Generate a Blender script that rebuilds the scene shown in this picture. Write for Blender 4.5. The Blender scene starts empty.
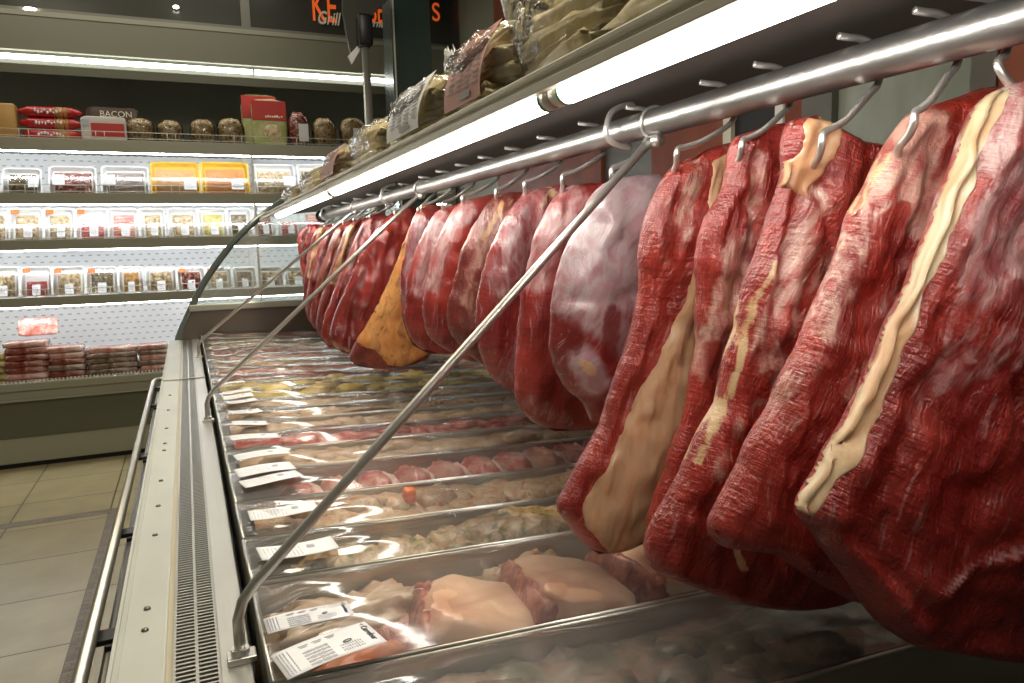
import bpy, bmesh, math, random
import numpy as np
from mathutils import Vector, Matrix, noise as mn
from math import sin, cos, pi, sqrt, radians
random.seed(7); rng = np.random.RandomState(7)
SC = bpy.context.scene; COL = SC.collection

# ------------------------------------------------------------------ camera
W_, H_ = 1024, 683
CX, CY, F = 512.0, 341.5, 739.06
RX = Vector((0.9151480, 0.0742519, -0.3962207)); RY = Vector((-0.4023203, 0.1064242, -0.9092922)); RZ = Vector((-0.0253492, 0.9915445, 0.1272669))
CAMZ = 1.35
cd = bpy.data.cameras.new('camera'); cam = bpy.data.objects.new('camera', cd); COL.objects.link(cam)
cd.sensor_width = 36; cd.lens = 36 * F / W_; cd.clip_start = .01; cd.clip_end = 60
M = Matrix((tuple(RX), tuple(RY), tuple(RZ))).to_4x4(); M.translation = (0, 0, CAMZ); cam.matrix_world = M
SC.camera = cam

def at(px, py, ax, val):
    """point of the place seen at pixel px,py on the plane axis=val"""
    c = Vector((px - CX, -(py - CY), -F)); r = Vector((RX @ c, RY @ c, RZ @ c)) if False else Vector((RX.dot(c), RY.dot(c), RZ.dot(c)))
    o = (0, 0, CAMZ); i = 'xyz'.index(ax); t = (val - o[i]) / r[i]
    return Vector((o[0] + t * r[0], o[1] + t * r[1], o[2] + t * r[2]))

# ------------------------------------------------------------------ node materials
MATS = {}
def sset(b, k, v):
    if k in b.inputs: b.inputs[k].default_value = v
def mat(name, col, rough=.5, metal=0., emit=None, es=0., coat=0., spec=.5, noise=None, bump=None, sss=0.):
    """noise=(col2, scale, (lo,hi), stretch)  bump=(scale,strength,stretch)"""
    m = bpy.data.materials.new(name); m.use_nodes = True; nt = m.node_tree; b = nt.nodes['Principled BSDF']
    sset(b, 'Base Color', (*col, 1)); sset(b, 'Roughness', rough); sset(b, 'Metallic', metal); sset(b, 'Coat Weight', coat); sset(b, 'Specular IOR Level', spec)
    if sss: sset(b, 'Subsurface Weight', sss); sset(b, 'Subsurface Radius', (.01, .003, .002)); sset(b, 'Subsurface Scale', .5)
    if emit: sset(b, 'Emission Color', (*emit, 1)); sset(b, 'Emission Strength', es)
    def co(stretch):
        tc = nt.nodes.new('ShaderNodeTexCoord'); mp = nt.nodes.new('ShaderNodeMapping'); mp.inputs['Scale'].default_value = stretch
        nt.links.new(tc.outputs['Object'], mp.inputs[0]); return mp.outputs[0]
    if noise:
        c2, sc, (lo, hi), st = noise
        n = nt.nodes.new('ShaderNodeTexNoise'); n.inputs['Scale'].default_value = sc; n.inputs['Detail'].default_value = 5
        nt.links.new(co(st), n.inputs['Vector'])
        r = nt.nodes.new('ShaderNodeValToRGB'); r.color_ramp.elements[0].position = lo; r.color_ramp.elements[1].position = hi
        r.color_ramp.elements[0].color = (*col, 1); r.color_ramp.elements[1].color = (*c2, 1)
        nt.links.new(n.outputs[0], r.inputs[0]); nt.links.new(r.outputs[0], b.inputs['Base Color'])
    if bump:
        sc, s, st = bump
        n = nt.nodes.new('ShaderNodeTexNoise'); n.inputs['Scale'].default_value = sc; n.inputs['Detail'].default_value = 4
        nt.links.new(co(st), n.inputs['Vector'])
        bp = nt.nodes.new('ShaderNodeBump'); bp.inputs['Strength'].default_value = s; bp.inputs['Distance'].default_value = .004
        nt.links.new(n.outputs[0], bp.inputs['Height']); nt.links.new(bp.outputs[0], b.inputs['Normal'])
    MATS[name] = m; return m

def mix_mat(name, cols, scale, rough=.4, bump=.5, coat=.2, stretch=(1, 1, 1)):
    """several colours in irregular patches"""
    m = bpy.data.materials.new(name); m.use_nodes = True; nt = m.node_tree; b = nt.nodes['Principled BSDF']
    tc = nt.nodes.new('ShaderNodeTexCoord'); mp = nt.nodes.new('ShaderNodeMapping'); mp.inputs['Scale'].default_value = stretch
    nt.links.new(tc.outputs['Object'], mp.inputs[0])
    n = nt.nodes.new('ShaderNodeTexNoise'); n.inputs['Scale'].default_value = scale; n.inputs['Detail'].default_value = 6; n.inputs['Distortion'].default_value = .6
    nt.links.new(mp.outputs[0], n.inputs['Vector'])
    r = nt.nodes.new('ShaderNodeValToRGB'); e = r.color_ramp.elements
    k = len(cols); e[0].position = .34; e[1].position = .66; e[0].color = (*cols[0], 1); e[1].color = (*cols[-1], 1)
    for i in range(1, k - 1):
        q = e.new(.34 + .32 * i / (k - 1)); q.color = (*cols[i], 1)
    nt.links.new(n.outputs[0], r.inputs[0]); nt.links.new(r.outputs[0], b.inputs['Base Color'])
    bp = nt.nodes.new('ShaderNodeBump'); bp.inputs['Strength'].default_value = bump; bp.inputs['Distance'].default_value = .004
    nt.links.new(n.outputs[0], bp.inputs['Height']); nt.links.new(bp.outputs[0], b.inputs['Normal'])
    sset(b, 'Roughness', rough); sset(b, 'Coat Weight', coat); sset(b, 'Coat Roughness', .15)
    MATS[name] = m; return m

def film_mat(name, base=.05, milky=.05, rough=.06, tint=(1, 1, 1), bscale=60, bstr=.15, stretch=(1, 1, 1), fb=True):
    m = bpy.data.materials.new(name); m.use_nodes = True; nt = m.node_tree; nt.nodes.clear()
    o = nt.nodes.new('ShaderNodeOutputMaterial'); t = nt.nodes.new('ShaderNodeBsdfTransparent'); t.inputs[0].default_value = (*tint, 1)
    g = nt.nodes.new('ShaderNodeBsdfGlossy'); g.inputs['Roughness'].default_value = rough
    d = nt.nodes.new('ShaderNodeBsdfDiffuse'); d.inputs[0].default_value = (.8, .8, .78, 1)
    lw = nt.nodes.new('ShaderNodeFresnel'); lw.inputs[0].default_value = 1.45
    ad = nt.nodes.new('ShaderNodeMath'); ad.operation = 'ADD'; ad.use_clamp = True; ad.inputs[1].default_value = base
    nt.links.new(lw.outputs[0], ad.inputs[0])
    m1 = nt.nodes.new('ShaderNodeMixShader'); m1.inputs[0].default_value = milky
    nt.links.new(t.outputs[0], m1.inputs[1]); nt.links.new(d.outputs[0], m1.inputs[2])
    m2 = nt.nodes.new('ShaderNodeMixShader'); nt.links.new(ad.outputs[0], m2.inputs[0]); nt.links.new(m1.outputs[0], m2.inputs[1]); nt.links.new(g.outputs[0], m2.inputs[2])
    nt.links.new(m2.outputs[0], o.inputs[0])
    if bstr:
        tc = nt.nodes.new('ShaderNodeTexCoord'); mp = nt.nodes.new('ShaderNodeMapping'); mp.inputs['Scale'].default_value = stretch
        nt.links.new(tc.outputs['Object'], mp.inputs[0])
        n = nt.nodes.new('ShaderNodeTexNoise'); n.inputs['Scale'].default_value = bscale; n.inputs['Detail'].default_value = 2; nt.links.new(mp.outputs[0], n.inputs['Vector'])
        bp = nt.nodes.new('ShaderNodeBump'); bp.inputs['Strength'].default_value = bstr; bp.inputs['Distance'].default_value = .004
        nt.links.new(n.outputs[0], bp.inputs['Height'])
        for q in ((g, lw) if fb else (g,)): nt.links.new(bp.outputs[0], q.inputs['Normal'])
    MATS[name] = m; return m

def meat_mat(name, lean=(.33, .018, .02), deep=(.13, .004, .006), memc=(.62, .34, .33), fatc=(.74, .52, .30), fib=(1, 1, 1), memt=.0, rough=.30, bump=.65, rk=2.0, mott=0., rib_k=.2, pk=0.):
    m = bpy.data.materials.new(name); m.use_nodes = True; nt = m.node_tree; L = nt.links; b = nt.nodes['Principled BSDF']
    def N(t, **k):
        n = nt.nodes.new(t)
        for a, v in k.items(): setattr(n, a, v)
        return n
    def A(nm): n = N('ShaderNodeAttribute'); n.attribute_name = nm; return n
    fc = A('fc')
    def nz(scale, st, det=4, dist=0.):
        mp = N('ShaderNodeMapping'); mp.inputs['Scale'].default_value = st; L.new(fc.outputs['Vector'], mp.inputs[0])
        n = N('ShaderNodeTexNoise'); n.inputs['Scale'].default_value = scale; n.inputs['Detail'].default_value = det; n.inputs['Distortion'].default_value = dist
        L.new(mp.outputs[0], n.inputs['Vector']); return n.outputs[0]
    def mth(op, a, c, clamp=False):
        n = N('ShaderNodeMath'); n.operation = op; n.use_clamp = clamp
        for i, v in ((0, a), (1, c)):
            if isinstance(v, (int, float)): n.inputs[i].default_value = v
            elif v is not None: L.new(v, n.inputs[i])
        return n.outputs[0]
    def sm(v, lo, hi):
        n = N('ShaderNodeMapRange'); n.interpolation_type = 'SMOOTHSTEP'; n.inputs['From Min'].default_value = lo; n.inputs['From Max'].default_value = hi
        L.new(v, n.inputs['Value']); return n.outputs[0]
    def mix(f, a, c):
        n = N('ShaderNodeMix'); n.data_type = 'RGBA'; L.new(f, n.inputs['Factor'])
        for k, v in (('A', a), ('B', c)):
            s = [i for i in n.inputs if i.name == k and i.type == 'RGBA'][0]
            if isinstance(v, tuple): s.default_value = (*v, 1)
            else: L.new(v, s)
        return [o for o in n.outputs if o.type == 'RGBA'][0]
    fine = nz(1, (420, 60, 300), 4, .3)          # fibres
    rib = nz(1, (38, 300, 60), 3, .4)            # ridges across the grain
    grain = nz(1, (430, 260, 430), 3)            # pebbly wet grain
    broad = nz(1, (26, 10, 20), 4, .5)
    streak = nz(1, (170, 20, 90), 5, .9)
    rag = nz(1, (80, 34, 80), 6, .7)
    c = mix(sm(mth('ADD', mth('MULTIPLY', broad, .6), mth('ADD', mth('MULTIPLY', fine, .2), mth('MULTIPLY', rib, .2))), .40, .66), deep, lean)
    # marbling threads
    thr = sm(streak, .60, .70); c = mix(mth('MULTIPLY', thr, .28), c, memc)
    # membrane
    mm = mth('ADD', A('mem').outputs['Fac'], memt)
    mv = mth('ADD', mm, mth('MULTIPLY', mth('SUBTRACT', mth('ADD', mth('MULTIPLY', streak, .3), mth('MULTIPLY', rag, .7)), .5), rk))
    ms = sm(mv, .35, .95); pink = mix(sm(rag, .35, .65), (memc[0] * (.62 + pk * .3), memc[1] * (.30 + pk * .42), memc[2] * (.32 + pk * .45)), memc)
    c = mix(mth('MULTIPLY', ms, .85), c, pink)
    # dark patches
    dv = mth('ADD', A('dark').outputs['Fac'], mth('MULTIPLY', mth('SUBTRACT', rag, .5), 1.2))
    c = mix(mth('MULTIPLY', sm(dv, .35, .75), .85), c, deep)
    rv = mth('ADD', A('red').outputs['Fac'], mth('MULTIPLY', mth('SUBTRACT', rag, .5), 1.2))
    c = mix(mth('MULTIPLY', sm(rv, .4, .7), .9), c, (.42, .035, .022))
    # fat
    fv = mth('ADD', A('fat').outputs['Fac'], mth('MULTIPLY', mth('SUBTRACT', rag, .5), .8))
    fatcol = mix(sm(mth('ADD', mth('MULTIPLY', broad, .6), mth('MULTIPLY', rag, .4)), .38, .62), (fatc[0] * .84, fatc[1] * .60, fatc[2] * .5), fatc)
    if mott: fatcol = mix(mth('MULTIPLY', sm(mth('ADD', mth('MULTIPLY', rag, .5), mth('MULTIPLY', broad, .5)), .50, .66), mott), fatcol, (.34, .085, .03))
    fs = sm(fv, .42, .62); c = mix(fs, c, fatcol)
    L.new(c, b.inputs['Base Color'])
    h = mth('ADD', mth('MULTIPLY', fine, .45), mth('MULTIPLY', grain, .40)); h = mth('ADD', h, mth('MULTIPLY', streak, .5)); h = mth('ADD', h, mth('MULTIPLY', rib, rib_k))
    bp = N('ShaderNodeBump'); bp.inputs['Distance'].default_value = .0050; L.new(h, bp.inputs['Height'])
    st = mth('SUBTRACT', bump, mth('MULTIPLY', mth('MAXIMUM', fs, mth('MULTIPLY', ms, .5)), bump * .6)); L.new(st, bp.inputs['Strength'])
    L.new(bp.outputs[0], b.inputs['Normal']); L.new(bp.outputs[0], b.inputs['Coat Normal'])
    L.new(mth('ADD', rough, mth('MULTIPLY', fs, .12)), b.inputs['Roughness'])
    sset(b, 'Specular IOR Level', .55); sset(b, 'Coat Weight', .5); sset(b, 'Coat Roughness', .16)
    sset(b, 'Subsurface Weight', .08); sset(b, 'Subsurface Radius', (1, .25, .15)); sset(b, 'Subsurface Scale', .006)
    MATS[name] = m; return m

steel = mat('brushed_steel', (.60, .59, .55), .34, .85, bump=(90, .12, (1, .05, 1)))
steel_rail = mat('rail_steel', (.44, .43, .42), .36, .9, noise=((.32, .31, .30), 30, (.35, .7), (1, .3, 1)), bump=(260, .10, (1, 1, 1)))
steel_dk = mat('dark_steel', (.20, .19, .175), .35, .85)
chrome = mat('polished_wire', (.74, .72, .69), .30, .8)
canopy_m = mat('canopy_underside_metal', (.10, .092, .082), .6, .2, bump=(40, .08, (1, .2, 1)))
fascia_m = mat('fascia_aluminium', (.68, .66, .56), .45, .15)
white_lam = mat('white_strip', (.46, .47, .42), .42, 0, noise=((.40, .41, .37), 12, (.4, .7), (1, .4, 1)))
beige_m = mat('beige_trim', (.42, .38, .27), .5)
black_m = mat('black_rubber', (.012, .012, .014), .45)
grille_m = mat('grille_metal', (.50, .49, .44), .3, .9)
dark_pit = mat('dark_channel', (.02, .02, .018), .6)
pan_m = mat('pan_steel', (.44, .42, .36), .4, .6)
acr = mat('acrylic_edge', (.55, .57, .53), .2, .3)
film = film_mat('cling_film', .025, .09, .10, bscale=28, bstr=.30, stretch=(.35, 1.3, 1))
film2 = film_mat('pack_film', .0, .0, .12, bscale=40, bstr=.15)
bagfilm = film_mat('bag_film', .04, .10, .10, bscale=55, bstr=.9, fb=False)
knotm = mat('crumpled_film', (.74, .74, .72), .3, 0, coat=.6, bump=(180, 1., (1, 1, 1)))
glass = film_mat('case_glass', .02, .14, .02, (.93, .97, .95), bstr=0)
glass_edge = mat('glass_edge', (.16, .20, .18), .12, .3, coat=.5)
paper = mat('label_paper', (.78, .79, .82), .55)
ink = mat('label_ink', (.40, .40, .45), .6)
ink_blue = mat('logo_ink', (.03, .04, .08), .6); ink_red = mat('logo_mark_red', (.5, .05, .03), .6)
foam = mat('white_foam', (.82, .83, .84), .5); foam_y = mat('yellow_plastic', (.85, .52, .01), .35)
frid_w = mat('fridge_white', (.80, .80, .79), .45)
frid_g = mat('fridge_grey_trim', (.34, .34, .27), .42, .2)
frid_o = mat('fridge_olive_panel', (.21, .215, .16), .45, .1)
frid_d = mat('fridge_dark_band', (.12, .124, .088), .4, .1)
frid_back = mat('fridge_upper_back', (.16, .16, .13), .6)
wire_w = mat('white_wire', (.72, .72, .68), .4, .2)
signm = mat('dark_sign_panel', (.06, .06, .05), .25, .1, coat=.3)
signf = mat('sign_frame', (.20, .20, .17), .45, .3)
orange_m = mat('sign_orange', (.85, .13, .02), .5, emit=(.85, .13, .02), es=.45); cream_m = mat('sign_cream', (.62, .56, .42), .5, emit=(.62, .56, .42), es=.15)
tube_m = mat('lamp_tube', (1, 1, 1), .3, emit=(1.0, .96, .88), es=19)
ftube_m = mat('cool_lamp_tube', (1, 1, 1), .3, emit=(.95, .98, 1.0), es=36)
vtube_m = mat('valance_tube', (1, 1, 1), .3, emit=(.97, .98, .92), es=10)
refl_m = mat('reflection_glow', (1, 1, 1), .3, emit=(1, .92, .78), es=14)
capm = mat('tube_cap', (.62, .60, .54), .4, .2); capg = mat('tube_green_ring', (.05, .22, .12), .4)
wallm = mat('grey_wall', (.16, .16, .14), .7)
terra = mat('terracotta_panel', (.24, .055, .022), .5, noise=((.16, .035, .018), 9, (.3, .7), (1, 1, .3)))
greyglass = mat('grey_green_door', (.27, .30, .27), .22, .3, noise=((.42, .45, .42), 3, (.4, .7), (1, 2, .4)))
teal_m = mat('column_cladding', (.06, .10, .095), .22, .4, coat=.4)
ceil_m = mat('ceiling_paint', (.05, .05, .045), .8)
sausm = mix_mat('pale_roll', [(.60, .49, .26), (.76, .66, .40), (.86, .78, .56)], 30, .45, .5, .2)
pinklab = mat('pink_bag_label', (.55, .30, .26), .5)
print_red = mat('print_red', (.5, .03, .025), .4)

# perforated back
pm = bpy.data.materials.new('perforated_back'); pm.use_nodes = True; nt = pm.node_tree; b = nt.nodes['Principled BSDF']
tc = nt.nodes.new('ShaderNodeTexCoord'); mp = nt.nodes.new('ShaderNodeMapping'); mp.inputs['Rotation'].default_value = (radians(90), 0, 0)
br = nt.nodes.new('ShaderNodeTexBrick'); br.inputs['Scale'].default_value = 1; br.inputs['Brick Width'].default_value = .055; br.inputs['Row Height'].default_value = .042
br.inputs['Mortar Size'].default_value = .0185; br.inputs['Mortar Smooth'].default_value = .2; br.offset = .5
br.inputs['Color1'].default_value = (.45, .46, .49, 1); br.inputs['Color2'].default_value = (.45, .46, .49, 1); br.inputs['Mortar'].default_value = (.86, .87, .89, 1)
nt.links.new(tc.outputs['Object'], mp.inputs[0]); nt.links.new(mp.outputs[0], br.inputs['Vector']); nt.links.new(br.outputs[0], b.inputs['Base Color']); b.inputs['Roughness'].default_value = .5

# floor tiles
fm = bpy.data.materials.new('floor_tiles'); fm.use_nodes = True; nt = fm.node_tree; b = nt.nodes['Principled BSDF']
tc = nt.nodes.new('ShaderNodeTexCoord'); br = nt.nodes.new('ShaderNodeTexBrick'); br.offset = .0; br.inputs['Scale'].default_value = 1
br.inputs['Brick Width'].default_value = .46; br.inputs['Row Height'].default_value = .46; br.inputs['Mortar Size'].default_value = .004
br.inputs['Color1'].default_value = (.38, .32, .18, 1); br.inputs['Color2'].default_value = (.32, .27, .15, 1); br.inputs['Mortar'].default_value = (.06, .05, .035, 1)
mp = nt.nodes.new('ShaderNodeMapping'); mp.inputs['Location'].default_value = (.01, .33, 0)
nt.links.new(tc.outputs['Object'], mp.inputs[0]); nt.links.new(mp.outputs[0], br.inputs['Vector'])
ns = nt.nodes.new('ShaderNodeTexNoise'); ns.inputs['Scale'].default_value = 6; ns.inputs['Detail'].default_value = 6
mx = nt.nodes.new('ShaderNodeMix'); mx.data_type = 'RGBA'; mx.blend_type = 'MULTIPLY'; mx.inputs['Factor'].default_value = .5
rp = nt.nodes.new('ShaderNodeValToRGB'); rp.color_ramp.elements[0].position = .3; rp.color_ramp.elements[1].position = .7; rp.color_ramp.elements[0].color = (.6, .58, .5, 1)
nt.links.new(tc.outputs['Object'], ns.inputs['Vector']); nt.links.new(ns.outputs[0], rp.inputs[0])
nt.links.new(br.outputs[0], mx.inputs[6]); nt.links.new(rp.outputs[0], mx.inputs[7]); nt.links.new(mx.outputs[2], b.inputs['Base Color']); b.inputs['Roughness'].default_value = .33
# mosaic border
mo = bpy.data.materials.new('mosaic_border'); mo.use_nodes = True; nt = mo.node_tree; b = nt.nodes['Principled BSDF']
tc = nt.nodes.new('ShaderNodeTexCoord'); br = nt.nodes.new('ShaderNodeTexBrick'); br.inputs['Scale'].default_value = 1
br.inputs['Brick Width'].default_value = .05; br.inputs['Row Height'].default_value = .018; br.inputs['Mortar Size'].default_value = .0018
br.inputs['Color1'].default_value = (.20, .15, .08, 1); br.inputs['Color2'].default_value = (.11, .08, .045, 1); br.inputs['Mortar'].default_value = (.07, .055, .04, 1)
nt.links.new(tc.outputs['Object'], br.inputs['Vector']); nt.links.new(br.outputs[0], b.inputs['Base Color']); b.inputs['Roughness'].default_value = .5

# ------------------------------------------------------------------ builders
def tag(o, label, cat, group=None, kind=None):
    o['label'] = label; o['category'] = cat
    if group: o['group'] = group
    if kind: o['kind'] = kind
    return o
def empty(name, loc, label, cat, group=None, rot=(0, 0, 0)):
    o = bpy.data.objects.new(name, None); COL.objects.link(o); o.location = loc; o.rotation_euler = rot; o.empty_display_size = .05
    return tag(o, label, cat, group)
def link(name, me, mt=None, parent=None, smooth=True, label=None):
    o = bpy.data.objects.new(name, me); COL.objects.link(o)
    if mt is not None and not me.materials: me.materials.append(mt)
    if parent is not None: o.parent = parent
    if smooth: me.polygons.foreach_set('use_smooth', [True] * len(me.polygons))
    if label: o['label'] = label
    return o
def obj(name, bm, mt, parent=None, smooth=False, off=None, label=None):
    if off is not None: bmesh.ops.translate(bm, verts=bm.verts, vec=-Vector(off))
    me = bpy.data.meshes.new(name); bm.normal_update(); bm.to_mesh(me); bm.free()
    o = link(name, me, mt, parent, smooth, label)
    if smooth == 'auto':
        me.polygons.foreach_set('use_smooth', [True] * len(me.polygons))
    return o
def struct(o): o['kind'] = 'structure'; return o
def box(bm, x0, x1, y0, y1, z0, z1, bev=0.):
    r = bmesh.ops.create_cube(bm, size=1); vs = r['verts']
    for v in vs: v.co = ((x0 + x1) / 2 + v.co.x * (x1 - x0), (y0 + y1) / 2 + v.co.y * (y1 - y0), (z0 + z1) / 2 + v.co.z * (z1 - z0))
    if bev:
        es = list({e for v in vs for e in v.link_edges}); bmesh.ops.bevel(bm, geom=es, offset=bev, segments=2, affect='EDGES', profile=.5)
    return bm
def bx(*a, **k): return box(bmesh.new(), *a, **k)
def tube(bm, pts, r, seg=10, caps=True, rr=None):
    pts = [Vector(p) for p in pts]; n = len(pts); rings = []; t0 = (pts[1] - pts[0]).normalized()
    up = Vector((0, 0, 1)) if abs(t0.z) < .9 else Vector((1, 0, 0)); nrm = t0.cross(up).normalized()
    for i, p in enumerate(pts):
        t = (pts[min(i + 1, n - 1)] - pts[max(i - 1, 0)]).normalized(); nrm = (nrm - t * nrm.dot(t)).normalized(); bn = t.cross(nrm)
        R = rr[i] if rr else r
        rings.append([bm.verts.new(p + (nrm * cos(2 * pi * k / seg) + bn * sin(2 * pi * k / seg)) * R) for k in range(seg)])
    for a, b2 in zip(rings[:-1], rings[1:]):
        for k in range(seg): bm.faces.new((a[k], a[(k + 1) % seg], b2[(k + 1) % seg], b2[k]))
    if caps: bm.faces.new(list(reversed(rings[0]))); bm.faces.new(rings[-1])
    return bm
def tb(pts, r, seg=10, **k): return tube(bmesh.new(), pts, r, seg, **k)
def smoothpts(p, n=6):
    p = [Vector(q) for q in p]; out = []
    for i in range(len(p) - 1):
        a, b2, c, d = p[max(i - 1, 0)], p[i], p[i + 1], p[min(i + 2, len(p) - 1)]
        for k in range(n):
            t = k / n; out.append(.5 * ((2 * b2) + (c - a) * t + (2 * a - 5 * b2 + 4 * c - d) * t * t + (3 * b2 - a - 3 * c + d) * t ** 3))
    out.append(p[-1]); return out
def lump(bm, c, s, e=.6, nz=.15, ns=3., seg=20, rings=14, rot=0., seed=0., bend=0.):
    """rounded superellipsoid lump with organic noise; rests with its centre at c"""
    vs = []; cr, sr = cos(rot), sin(rot)
    def pw(v, p): return math.copysign(abs(v) ** p, v)
    for i in range(rings + 1):
        ph = -pi / 2 + pi * i / rings; row = []
        for k in range(seg):
            th = 2 * pi * k / seg
            d = Vector((pw(cos(ph), e) * pw(cos(th), e), pw(cos(ph), e) * pw(sin(th), e), pw(sin(ph), e)))
            f = 1 + nz * mn.fractal(d * ns + Vector((seed, seed * 1.7, 0)), 1., 2., 3)
            p = Vector((d.x * s[0] * f, d.y * s[1] * f, d.z * s[2] * f)); p.z += bend * (p.x / s[0]) ** 2
            row.append(bm.verts.new((c[0] + p.x * cr - p.y * sr, c[1] + p.x * sr + p.y * cr, c[2] + p.z)))
            if i in (0, rings): break
        vs.append(row)
    for i in range(rings):
        a, b2 = vs[i], vs[i + 1]
        for k in range(seg):
            k2 = (k + 1) % seg
            if len(a) == 1: bm.faces.new((a[0], b2[k2], b2[k]))
            elif len(b2) == 1: bm.faces.new((a[k], a[k2], b2[0]))
            else: bm.faces.new((a[k], a[k2], b2[k2], b2[k]))
    return bm
def lp(*a, **k): return lump(bmesh.new(), *a, **k)
def text(name, s, size, mt, loc, rot, parent=None, ext=.0002, shear=0., w=1.):
    cu = bpy.data.curves.new(name, 'FONT'); cu.body = s; cu.size = size; cu.extrude = ext; cu.shear = shear; cu.align_x = 'CENTER'; cu.align_y = 'CENTER'
    t = bpy.data.objects.new(name + '_src', cu); COL.objects.link(t); bpy.context.view_layer.update()
    me = bpy.data.meshes.new_from_object(t.evaluated_get(bpy.context.evaluated_depsgraph_get())); bpy.data.objects.remove(t)
    me.name = name; me.materials.clear(); o = link(name, me, mt, parent, False); o.location = loc; o.rotation_euler = rot; o.scale = (w, 1, 1); return o

# ------------------------------------------------------------------ the setting
struct(obj('floor', bx(-2.4, 3.4, -1.2, 7, -.05, 0), fm))
bm = bx(-.47, -.40, -1.2, 4.33, 0, .001); box(bm, -2.4, -.40, 4.33, 4.41, 0, .001)
struct(obj('trim_1', bm, mo))
struct(obj('ceiling', bx(-2.4, 3.4, -1.2, 7, 3.5, 3.55), ceil_m))
struct(obj('wall_back', bx(-2.4, 3.4, 6.75, 6.85, 0, 3.5), wallm))
struct(obj('wall_left', bx(-2.5, -2.4, -1.2, 7, 0, 3.5), wallm))
struct(obj('wall_front', bx(-2.4, 3.4, -1.3, -1.2, 0, 3.5), wallm))
WX = 2.0
def wy(px): return at(px, 150 - (px - 500) * .09, 'x', WX).y
struct(obj('wall_right', bx(WX + .04, WX + .1, -1.2, 6.75, 0, 3.5), wallm))
# staff-side panels along the right wall
pan = [(1240, 1002, terra, 0.02), (1002, 976, steel_dk, .03), (976, 838, greyglass, 0.), (838, 808, steel_dk, .03), (808, 789, terra, .02), (789, 781, frid_w, .03),
       (781, 737, black_m, .01), (737, 729, fascia_m, .03), (729, 655, terra, .02), (655, 604, steel_dk, .0), (604, 500, terra, .02), (500, 440, frid_o, .01), (440, 360, steel_dk, .0)]
n = 0
for a, c, mt, d in pan:
    ya, yc = wy(a), min(wy(c), 5.4)
    if mt is greyglass:
        n += 1; dr = bx(WX, WX + .04, ya, yc, 0, 3.0); o = struct(obj('door_%d' % n, dr, mt))
        obj('door_handle', tb([(WX - .03, ya + .08, 1.0), (WX - .03, ya + .08, 1.25)], .01), steel, o)
        obj('door_rail', bx(WX - .012, WX, ya, yc, 2.42, 2.5), steel_dk, o)
    else:
        struct(obj('trim_%d' % (pan.index((a, c, mt, d)) + 2), bx(WX - d, WX + .04, ya, yc, 0, 3.2), mt))

# ------------------------------------------------------------------ meat counter
ctr = empty('meat_counter', (0.4, 1.8, 0), 'long steel refrigerated meat counter with air grille, hanging rail and lit canopy', 'counter')
def C(name, bm, mt, smooth=False, label=None, parent=ctr):
    o = obj(name, bm, mt, parent, smooth, off=(.4, 1.8, 0) if parent is ctr else None, label=label); return o
Y0, YE = -.5, 3.64
ZL = .97
C('front_panel', bx(-.092, -.085, Y0, YE, .12, ZL - .02), frid_o)
C('plinth', bx(-.05, 1.0, Y0, YE, 0, .12), black_m)
bm = bx(-.094, -.045, Y0, YE, ZL - .03, ZL, bev=.002)
box(bm, -.0935, -.0900, Y0, YE, ZL, ZL + .003); box(bm, -.0860, -.0845, Y0, YE, ZL, ZL + .0015)
strip = C('top_strip', bm, white_lam)
for px, py in [(150, 607), (149, 628), (155, 534), (158, 505), (160, 480), (162, 450), (163, 443), (164, 428), (165, 410), (167, 395)]:
    p = at(px, py, 'z', ZL + .002); b2 = bmesh.new(); bmesh.ops.create_cone(b2, segments=14, radius1=.004, radius2=.003, depth=.003, cap_ends=True)
    bmesh.ops.translate(b2, verts=b2.verts, vec=(-.066 - .4, p.y - 1.8, ZL + .001)); o = obj('screw', b2, steel_dk, strip, True)
C('joint_line', bx(-.094, .03, 2.455, 2.459, ZL, ZL + .004), steel)
C('beige_edge', bx(-.045, -.039, Y0, YE, ZL - .03, ZL - .003), beige_m)
bm = bmesh.new(); box(bm, -.039, -.0365, Y0, YE, ZL - .006, ZL); box(bm, -.0005, .002, Y0, YE, ZL - .006, ZL); box(bm, -.0195, -.0165, Y0, YE, ZL - .006, ZL)
y = Y0
while y < YE:
    box(bm, -.0365, -.0005, y, y + .0028, ZL - .008, ZL - .001); y += .0075
C('air_grille', bm, grille_m)
C('air_channel', bx(-.039, .002, Y0, YE, ZL - .06, ZL - .05), dark_pit)
bm = bx(.002, .029, Y0, YE, ZL - .012, ZL, bev=.001); box(bm, .026, .0285, Y0, YE, ZL - .10, ZL - .001)
C('steel_ledge', bm, steel)
SL = .04
def zr(x): return .99 - SL * (x - .04)
C('deck', bx(.029, 1.0, Y0, YE, .84, .862), steel_dk)
C('rear_wall', bx(.98, 1.0, Y0, YE, .12, 1.16), steel_dk)
C('case_body', bx(-.05, .98, Y0 , YE, .122, .84), steel_dk)
# bumper
bmp = C('bumper_rail', tb([(-.128, -.5, .93), (-.128, 2.72, .93), (-.122, 2.765, .93), (-.100, 2.775, .93), (-.092, 2.775, .93)], .0075, 14), steel, True)
o = obj('lower_tube', tb([(-.112, -.5, .905), (-.112, 2.74, .905)], .006, 10), steel_dk, bmp, True, off=(.4, 1.8, 0))
for y in (.35, .92, 1.27, 1.75, 2.35, 2.66):
    b2 = bx(-.130, -.092, y - .014, y + .014, .915, .922, bev=.001); box(b2, -.116, -.100, y - .02, y + .02, .894, .917, bev=.002)
    obj('bracket', b2, black_m, bmp, off=(.4, 1.8, 0))
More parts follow.
